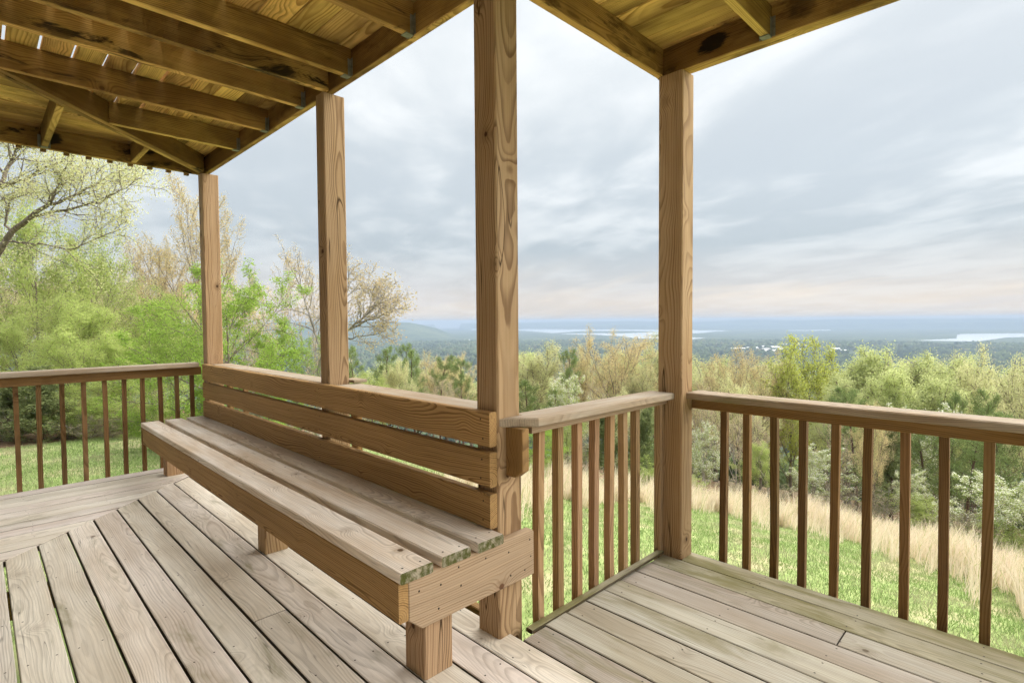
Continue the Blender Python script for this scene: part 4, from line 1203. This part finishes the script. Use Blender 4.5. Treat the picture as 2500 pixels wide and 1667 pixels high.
# right
MR = 'trees on the slope beyond the right railing'
for i, (k, px, D, tp, wd, lab) in enumerate((
    ('ochre', 1775, 48, 846, 220, 'tan-ochre tree just right of the right post'),
    ('ochre', 1860, 50, 858, 200, 'tan-ochre tree left of the lime poplars'),
    ('lime', 1935, 47, 838, 110, 'lime-yellow poplar, left one of the tall pair'),
    ('lime', 1990, 50, 820, 125, 'lime-yellow poplar, right and taller one of the pair'),
    ('lime', 2025, 52, 845, 100, 'lime-yellow poplar small, right behind the tall pair'),
    ('puff', 2070, 42, 880, 180, 'light green round tree right of the lime poplars'),
    ('puff', 2135, 41, 850, 230, 'light green broad tree, highest round crown on the right'),
    ('puff', 2225, 43, 864, 220, 'light green round tree right of the highest round crown'),
    ('puff', 2190, 37, 905, 190, 'pale green crown low in front of the round green trees'),
    ('puff', 2300, 44, 876, 190, 'light green tree left of the yellowish crowns'),
    ('yellow', 2360, 47, 870, 210, 'yellowish crown second from the right picture edge'),
    ('yellow', 2445, 37, 850, 230, 'pale crown near the right picture edge'),
    ('pale', 2520, 35, 842, 200, 'pale tree cut by the right picture edge'),
    ('puff', 2080, 35, 920, 180, 'pale crown low above the right rail under the poplars'),
    ('puff', 2290, 34, 920, 200, 'pale crown low above the right half of the rail'),
    ('bud', 1720, 34, 905, 130, 'half-bare tree low beside the right post'),
    ('yellow', 1810, 36, 915, 140, 'pale small crown low above the left end of the right rail'),
    ('pine', 2100, 30, 948, 150, 'dark pine top just above the right rail, left one'),
    ('pine', 2330, 28, 962, 110, 'dark pine top just above the right rail, middle one'),
    ('pine', 2425, 27, 958, 120, 'dark pine top just above the right rail, rightmost one'),
    ('dogwood', 2235, 29, 985, 130, 'white blossoming tree peeping over the right rail'),
    ('dogwood', 1722, 23.5, 1035, 130, 'white dogwood beside the right post, below the rail'),
    ('bud', 1800, 26, 985, 160, 'twiggy brownish tree behind the first right balusters'),
    ('bud', 1880, 27, 975, 160, 'twiggy brownish tree behind the third right baluster'),
    ('green', 1850, 24.5, 1080, 120, 'small green tree at the dry grass, second gap of the right railing'),
    ('dogwood', 1990, 23.5, 1090, 170, 'dogwood with white sprays and light green leaves, fourth gap'),
    ('bud', 2030, 28, 985, 150, 'reddish twiggy tree above the light green dogwood'),
    ('ochre', 2140, 23.0, 985, 90, 'slim ochre sapling tree beside the sixth right baluster'),
    ('cedar', 2185, 25.0, 1030, 120, 'dark cedar right of the slim ochre tree'),
    ('dogwood', 2225, 22.5, 1150, 110, 'small white-flecked dogwood behind the seventh right baluster'),
    ('pine', 2275, 27, 1000, 150, 'green pine behind the gap left of the eighth baluster'),
    ('pine', 2370, 25, 1005, 160, 'green pine behind the eighth right baluster'),
    ('pine', 2475, 25, 1010, 170, 'green pine at the right picture edge below the rail'),
    ('dogwood', 2440, 18.0, 1165, 210, 'big white dogwood at the right edge of the dry grass'),
    ('dogwood', 2540, 17.0, 1200, 170, 'white dogwood cut by the right picture edge'))):
    tree(k, px, D, tp, lab, wd, i % 2, group=MR)
FARR = ((1690, 66, 872, 'yellow'), (1750, 72, 880, 'puff'), (1830, 62, 884, 'yellow'), (1900, 70, 878, 'puff'), (2060, 66, 880, 'yellow'), (2180, 70, 882, 'ochre'), (2270, 64, 886, 'yellow'), (2390, 62, 880, 'puff'), (2480, 58, 872, 'yellow'), (2560, 60, 870, 'puff'))
for i, (px, D, tp, k) in enumerate(FARR):
    tree(k, px, D, tp, nth(px, [t[0] for t in FARR]) + ' from left of the far pale treetops behind the right-hand crowns', 240, i % 2, group='trees further down the right slope')
FARM = ((1285, 68, 862, 'puff'), (1350, 74, 866, 'yellow'), (1450, 66, 870, 'yellow'), (1540, 70, 862, 'puff'), (1610, 64, 858, 'yellow'), (880, 62, 882, 'yellow'), (950, 66, 884, 'puff'), (1010, 70, 884, 'yellow'), (1090, 72, 880, 'puff'), (1150, 64, 884, 'yellow'))
for i, (px, D, tp, k) in enumerate(FARM):
    tree(k, px, D, tp, nth(px, [t[0] for t in FARM]) + ' from left of the far pale treetops on either side of the central post', 200, i % 2, group='trees further down the middle slope')
SB = 'brush along the dry grass'
for i, (k, px, D, tp, lab) in enumerate((('brush', 1780, 23.5, 1165, 'grey brush behind the first right baluster'), ('brush', 1900, 22.5, 1175, 'grey brush beside the light green dogwood'), ('brush', 2080, 22.5, 1170, 'dark brush under the slim ochre tree'), ('brush', 2170, 21.5, 1190, 'dark brush right of the slim ochre tree'), ('shrub', 2270, 20.8, 1215, 'green shrub behind the gap right of the seventh baluster'), ('brush', 2340, 18.5, 1225, 'grey brush left of the big white dogwood'), ('brush', 2410, 17.5, 1260, 'grey brush under the big white dogwood'), ('shrub', 2490, 17.0, 1280, 'green shrub at the right picture edge by the dry grass'), ('brush', 1400, 20.5, 1110, 'grey brush behind the middle railing'), ('shrub', 1340, 20.5, 1120, 'green shrub behind the middle railing'), ('brush', 1520, 20.0, 1130, 'dark brush under the cedars behind the middle railing'), ('shrub', 1585, 20.0, 1125, 'green shrub left of the right post, by the dry grass'), ('shrub', 1700, 22.8, 1165, 'green shrub under the white dogwood by the right post'))):
    tree(k, px, D, tp, lab, 150, i % 2, 'shrub', SB, 'shrub')

# ------------------------------------------------------------------ woods further down the hill and across the valley
def blobs(N, rmin, rmax, size0, size1, seed):
    rng = np.random.default_rng(seed)
    u = rng.uniform(0, 1, N)
    r = np.sqrt(rmin ** 2 + u * (rmax ** 2 - rmin ** 2))
    a = np.radians(rng.uniform(-8, 98, N))
    x = r * np.cos(a); y = r * np.sin(a)
    dens = fbm(x / 160, y / 160, 55)
    keep = (dens > 0.33)
    for (tx, ty, tr) in CLEAR:
        keep &= np.hypot(x - tx, y - ty) > tr
    x, y, r = x[keep], y[keep], r[keep]
    z = terrain(x, y)
    ok = z > LAKE_Z
    x, y, z, r = x[ok], y[ok], z[ok], r[ok]
    n = len(x)
    s = (size0 + (size1 - size0) * np.clip((r - rmin) / (rmax - rmin), 0, 1)) * rng.uniform(0.6, 1.35, n)
    ring0 = [(math.cos(k * 1.2566), math.sin(k * 1.2566), -0.55) for k in range(5)]
    ring1 = [(0.86 * math.cos(k * 1.2566 + .63), 0.86 * math.sin(k * 1.2566 + .63), 0.45) for k in range(5)]
    U = np.array(ring0 + ring1 + [(0, 0, 1.05)])
    T = []
    for k in range(5):
        j = (k + 1) % 5
        T += [(k, j, 5 + k), (j, 5 + j, 5 + k), (5 + k, 5 + j, 10)]
    T = np.array(T)
    V = U[None] * (1 + rng.normal(0, 0.16, (n, 11, 3)))
    th = rng.uniform(0, 6.28, n); c, si = np.cos(th)[:, None], np.sin(th)[:, None]
    X = V[..., 0] * c - V[..., 1] * si; Y = V[..., 0] * si + V[..., 1] * c
    V = np.stack([X * s[:, None] + x[:, None], Y * s[:, None] + y[:, None], V[..., 2] * s[:, None] * 1.05 + (z + s * 0.75)[:, None]], -1).reshape(-1, 3)
    F = (T[None] + (np.arange(n) * 11)[:, None, None]).reshape(-1, 3)
    return V, F

def town_xy(px, py):
    d = ray(px, py); t = (LAKE_Z + 3 - EYE[2]) / d[2]
    return d[0] * t, d[1] * t
TOWN = [(1798, 853, 42, 3.0, 'w'), (1836, 850, 26, 2.0, 'r'), (1868, 853, 22, 2.2, 'r'), (1893, 848, 24, 2.0, 'w'), (1880, 857, 30, 2.2, 'r'), (1916, 843, 16, 2.4, 'w'), (1910, 853, 26, 2.0, 'w'), (1942, 842, 16, 2.6, 'w'), (1944, 854, 18, 2.2, 'w'), (1965, 847, 18, 2.2, 'w'), (1970, 856, 16, 2.2, 'r'), (1858, 846, 14, 1.8, 'w'), (2040, 853, 18, 2.2, 'w'), (2058, 857, 14, 2.2, 'w'), (2028, 858, 12, 2.2, 'r')]
HOUSES = [(1014, 864, 9), (1022, 868, 8), (1034, 863, 9), (1041, 866, 7), (1005, 868, 6), (1538, 889, 12), (1553, 893, 11), (1524, 891, 8), (1728, 922, 14), (1745, 926, 12), (1780, 922, 10), (1898, 922, 12), (1905, 927, 10), (1140, 832, 14), (2215, 853, 10), (2300, 853, 12)]
CLEAR = []
for (px, py, wpx, hpx, c) in TOWN:
    X_, Y_ = town_xy(px, py + 1.5); CLEAR.append((X_, Y_, 55.0)); CLEAR.append((X_ * 0.975, Y_ * 0.975, 50.0))
for (px, py, wpx) in HOUSES:
    X_, Y_ = town_xy(px, py + 1.5); CLEAR.append((X_, Y_, 22.0)); CLEAR.append((X_ * 0.985, Y_ * 0.985, 18.0))

m_canopy, nt = new_mat('distant_canopy')
geo = nt.node('ShaderNodeNewGeometry')
c1 = nt.cramp(geo.outputs['Random Per Island'], [(0, (0.040, 0.062, 0.026)), (0.3, (0.085, 0.12, 0.042)), (0.6, (0.15, 0.185, 0.065)), (0.85, (0.055, 0.082, 0.034)), (1.0, (0.21, 0.20, 0.10))])
fl_ = nt.vmath('MULTIPLY', geo.outputs['Position'], (1, 1, 0))
g1 = nt.noise(fl_, 0.004, 3.0, 0.6)
c1 = nt.mix(nt.ramp(g1, 0.45, 0.65, 0.0, 0.75), c1, (0.032, 0.052, 0.028))
g2 = nt.noise(geo.outputs['Position'], 0.35, 3.0, 0.7)
c1 = nt.vmath('SCALE', c1, scale=nt.ramp(g2, 0.3, 0.7, 0.6, 1.35))
finish(nt, c1, 0.95, g2, 0.8, 1.5, 0.05)
V, F = blobs(30000, 420, 3900, 6.5, 10.0, 1)
wd_ = link('valley_woods', np_mesh('valley_woods', V, F), m_canopy)
tag(wd_, 'woods covering the valley floor below the hill', None, None, 'stuff')
V, F = blobs(9000, 95, 420, 2.6, 5.0, 2)
wd2 = link('hillside_woods', np_mesh('hillside_woods', V, F), m_canopy)
tag(wd2, 'woods on the slope below the nearest trees', None, None, 'stuff')

# far buildings
M_WHITE = plain('white_metal_roof', (0.80, 0.80, 0.78), 0.5, nscale=0.2, amt=0.06)
M_WALL = plain('pale_wall', (0.62, 0.58, 0.52), 0.8, nscale=0.3, amt=0.1)
M_BRICK = plain('brick_wall', (0.36, 0.22, 0.17), 0.85, nscale=0.5, amt=0.15)
M_GREY = plain('grey_roof', (0.50, 0.49, 0.47), 0.8, nscale=0.3, amt=0.1)
def building(px, py, wpx, hpx, style, label, group, name):
    X_, Y_ = town_xy(px, py + 1.5)
    D = float(CAM_R[2] @ (np.array([X_, Y_, LAKE_Z]) - EYE))
    L = wpx * D / FOC; hh = max(4.5, hpx * D / FOC); dp = min(L * 0.6, 40.0)
    zb = max(tz(X_, Y_), LAKE_Z + 0.5)
    o = empty(name, (X_, Y_, zb), label, 'building', group)
    o.rotation_euler = (0, 0, math.radians(-45 + RND.uniform(-18, 18)))
    a, b = L / 2, dp / 2
    V = [(-a, -b, 0), (a, -b, 0), (a, b, 0), (-a, b, 0), (-a, -b, hh), (a, -b, hh), (a, b, hh), (-a, b, hh)]
    w_ = link('wall', mesh('wall', V, [(0, 1, 5, 4), (1, 2, 6, 5), (2, 3, 7, 6), (3, 0, 4, 7), (0, 3, 2, 1)]), M_BRICK if style == 'r' else M_WALL)
    w_.parent = o
    e = 0.6; rg = hh + min(dp * 0.22, 5.0)
    V = [(-a - e, -b - e, hh + .05), (a + e, -b - e, hh + .05), (a + e, b + e, hh + .05), (-a - e, b + e, hh + .05), (-a - e, 0, rg), (a + e, 0, rg)]
    r_ = link('roof', mesh('roof', V, [(0, 1, 5, 4), (2, 3, 4, 5), (1, 2, 5), (3, 0, 4), (0, 3, 2, 1)]), M_GREY if style == 'r' and wpx < 25 else M_WHITE)
    r_.parent = o
for i, (px, py, wpx, hpx, c) in enumerate(TOWN):
    lab = 'largest white-roofed warehouse at the left end of the far town' if i == 0 else (nth(px, [t[0] for t in TOWN if t[4] == c]) + ' from left of the ' + ('reddish brick' if c == 'r' else 'white-roofed') + ' buildings in the far town')
    building(px, py, wpx, hpx, c, lab, 'buildings of the far town', 'building')
for (px, py, wpx) in HOUSES:
    building(px, py, wpx, wpx * 0.22, 'w', nth(px, [t[0] for t in HOUSES]) + ' from left of the tiny white houses scattered in the valley woods', 'houses in the valley', 'house')

# ------------------------------------------------------------------ lawn and dry grass
def hit_ground(px, py):
    d = ray(px, py); lo, hi = 3.0, 200.0
    for t in np.linspace(3, 120, 1200):
        p = EYE + d * t
        if p[2] < tz(p[0], p[1]):
            return p[0], p[1], t
    return EYE[0] + d[0] * 30, EYE[1] + d[1] * 30, 30

def blade_field(x, y, h, wdt, lean, seed, lean_dir=None, segs=2):
    rng = np.random.default_rng(seed)
    n = len(x); z = terrain(x, y) - 0.01
    th = rng.uniform(0, 6.28, n)
    sx, sy = np.cos(th) * wdt / 2, np.sin(th) * wdt / 2
    ph = rng.uniform(0, 6.28, n) if lean_dir is None else lean_dir + rng.normal(0, 0.7, n)
    l = lean * rng.uniform(0.2, 1.4, n) * h
    lx, ly = np.cos(ph) * l, np.sin(ph) * l
    b0 = np.stack([x - sx, y - sy, z], 1); b1 = np.stack([x + sx, y + sy, z], 1)
    if segs == 1:
        t = np.stack([x + lx, y + ly, z + h], 1)
        return np.stack([b0, b1, t], 1).reshape(-1, 3), np.arange(n * 3).reshape(-1, 3)
    m0 = np.stack([x - sx * .8 + lx * .35, y - sy * .8 + ly * .35, z + h * .58], 1); m1 = np.stack([x + sx * .8 + lx * .35, y + sy * .8 + ly * .35, z + h * .58], 1)
    t = np.stack([x + lx, y + ly, z + h * .98], 1)
    V = np.stack([b0, b1, m1, m0, t], 1).reshape(-1, 3)
    k = (np.arange(n) * 5)[:, None]
    F = np.concatenate([k + [0, 1, 2], k + [0, 2, 3], k + [3, 2, 4]], 0)
    return V, F

border = []
for px, py in ((1120, 1205), (1250, 1215), (1400, 1222), (1560, 1228), (1700, 1245), (1850, 1268), (2000, 1300), (2150, 1340), (2300, 1392), (2420, 1440), (2500, 1472), (2600, 1530)):
    gxx, gyy, t = hit_ground(px, py); border.append((px, t))
border = np.array(border)
print('border depth', border.round(1).tolist(), 'ridge', GZ[np.hypot(GX, GY) > 9000].max(), GZ.max())

# lawn blades (left of the house, and the slope to the right)
rng = np.random.default_rng(8)
def lawn_points(N):
    D = 4.0 + 16.0 * rng.uniform(0, 1, N) ** 0.8
    px = rng.uniform(-250, 2750, N)
    lat = (px - 1250) / FOC
    x = D * (CAM_R[2][0] + lat * CAM_R[0][0]); y = D * (CAM_R[2][1] + lat * CAM_R[0][1])
    ok = ((x > 2.9) | (y > 5.6) | ((x > 1.75) & (y > 1.7)))
    lim = np.where(px < 1120, 18.2 / np.maximum(0.4, 0.7064 - 0.7075 * lat), np.interp(px, border[:, 0], border[:, 1]) + 1.0)
    ok &= D < lim
    return x[ok], y[ok]
x, y = lawn_points(230000)
dry = fbm(x / 1.6, y / 1.6, 91)
h = rng.uniform(0.035, 0.085, len(x)) * (0.8 + 0.8 * fbm(x / 0.9, y / 0.9, 17))
V, F = blade_field(x, y, h, 0.012, 0.7, 3, None, 1)
m_lawn, nt = new_mat('lawn_grass')
geo = nt.node('ShaderNodeNewGeometry')
fl_ = nt.vmath('MULTIPLY', geo.outputs['Position'], (1, 1, 0))
n1 = nt.noise(fl_, 0.8, 5.0, 0.62)
c = nt.cramp(geo.outputs['Random Per Island'], [(0, (0.17, 0.26, 0.08)), (0.4, (0.23, 0.325, 0.11)), (0.75, (0.29, 0.375, 0.15)), (1, (0.38, 0.38, 0.22))])
c = nt.mix(nt.ramp(n1, 0.47, 0.60, 0.0, 0.6), c, (0.48, 0.43, 0.30))
d = nt.node('ShaderNodeBsdfDiffuse'); nt.put(d.inputs['Color'], c)
t = nt.node('ShaderNodeBsdfTranslucent'); nt.put(t.inputs['Color'], c)
mx = nt.node('ShaderNodeMixShader'); mx.inputs[0].default_value = 0.35
nt.l.new(d.outputs[0], mx.inputs[1]); nt.l.new(t.outputs[0], mx.inputs[2])
o = nt.node('ShaderNodeOutputMaterial'); nt.l.new(mx.outputs[0], o.inputs['Surface'])
lawn = link('lawn_grass', np_mesh('lawn_grass', V, F), m_lawn)
tag(lawn, 'short green lawn grass with dry patches round the deck', None, None, 'stuff')

N = 70000
px = rng.uniform(1080, 2700, N)
dd = rng.uniform(0, 1, N)
D0 = np.interp(px, border[:, 0], border[:, 1])
edge = (fbm(px / 40.0, dd * 2.0, 12) - 0.5) * 5.0
D = D0 + edge - 1.2 + 4.6 * dd ** 0.9
lat = (px - 1250) / FOC
x = D * (CAM_R[2][0] + lat * CAM_R[0][0]); y = D * (CAM_R[2][1] + lat * CAM_R[0][1])
keep = rng.uniform(0, 1, N) < np.clip(0.05 + dd * 2.2, 0, 1)
x, y = x[keep], y[keep]
h = rng.uniform(0.2, 1.0, len(x)) ** 1.2 * (0.15 + 1.15 * fbm(x / 0.7, y / 0.7, 29) ** 1.2)
V, F = blade_field(x, y, h, 0.011, 0.55, 4, math.radians(-20), 2)
m_dry, nt = new_mat('dry_golden_grass')
geo = nt.node('ShaderNodeNewGeometry')
c = nt.cramp(geo.outputs['Random Per Island'], [(0, (0.42, 0.47, 0.20)), (0.14, (0.55, 0.50, 0.28)), (0.2, (0.68, 0.57, 0.42)), (0.5, (0.78, 0.68, 0.53)), (0.8, (0.85, 0.76, 0.62)), (1, (0.72, 0.61, 0.46))])
d = nt.node('ShaderNodeBsdfDiffuse'); nt.put(d.inputs['Color'], c)
t = nt.node('ShaderNodeBsdfTranslucent'); nt.put(t.inputs['Color'], c)
mx = nt.node('ShaderNodeMixShader'); mx.inputs[0].default_value = 0.45
nt.l.new(d.outputs[0], mx.inputs[1]); nt.l.new(t.outputs[0], mx.inputs[2])
o = nt.node('ShaderNodeOutputMaterial'); nt.l.new(mx.outputs[0], o.inputs['Surface'])
dryg = link('dry_tall_grass', np_mesh('dry_tall_grass', V, F), m_dry)
tag(dryg, 'tall golden dry grass between the lawn and the trees', None, None, 'stuff')

# ------------------------------------------------------------------ haze
m_haze = bpy.data.materials.new('haze_air'); m_haze.use_nodes = True
nt = NT(m_haze.node_tree); nt.n.clear()
pv = nt.node('ShaderNodeVolumePrincipled')
pv.inputs['Color'].default_value = (0.46, 0.585, 0.755, 1)
pv.inputs['Density'].default_value = 0.00018
pv.inputs['Anisotropy'].default_value = 0.0
o = nt.node('ShaderNodeOutputMaterial'); nt.l.new(pv.outputs[0], o.inputs['Volume'])
R_ = 12800.0; zb_, zt_ = -156.0, 34.0
V = [(-R_, -R_, zb_), (R_, -R_, zb_), (R_, R_, zb_), (-R_, R_, zb_), (-R_, -R_, zt_), (R_, -R_, zt_), (R_, R_, zt_), (-R_, R_, zt_)]
haze = link('haze', mesh('haze', V, [(0, 3, 2, 1), (4, 5, 6, 7), (0, 1, 5, 4), (1, 2, 6, 5), (2, 3, 7, 6), (3, 0, 4, 7)]), m_haze)
tag(haze, kind='stuff')
SC.cycles.volume_step_rate = 1.0
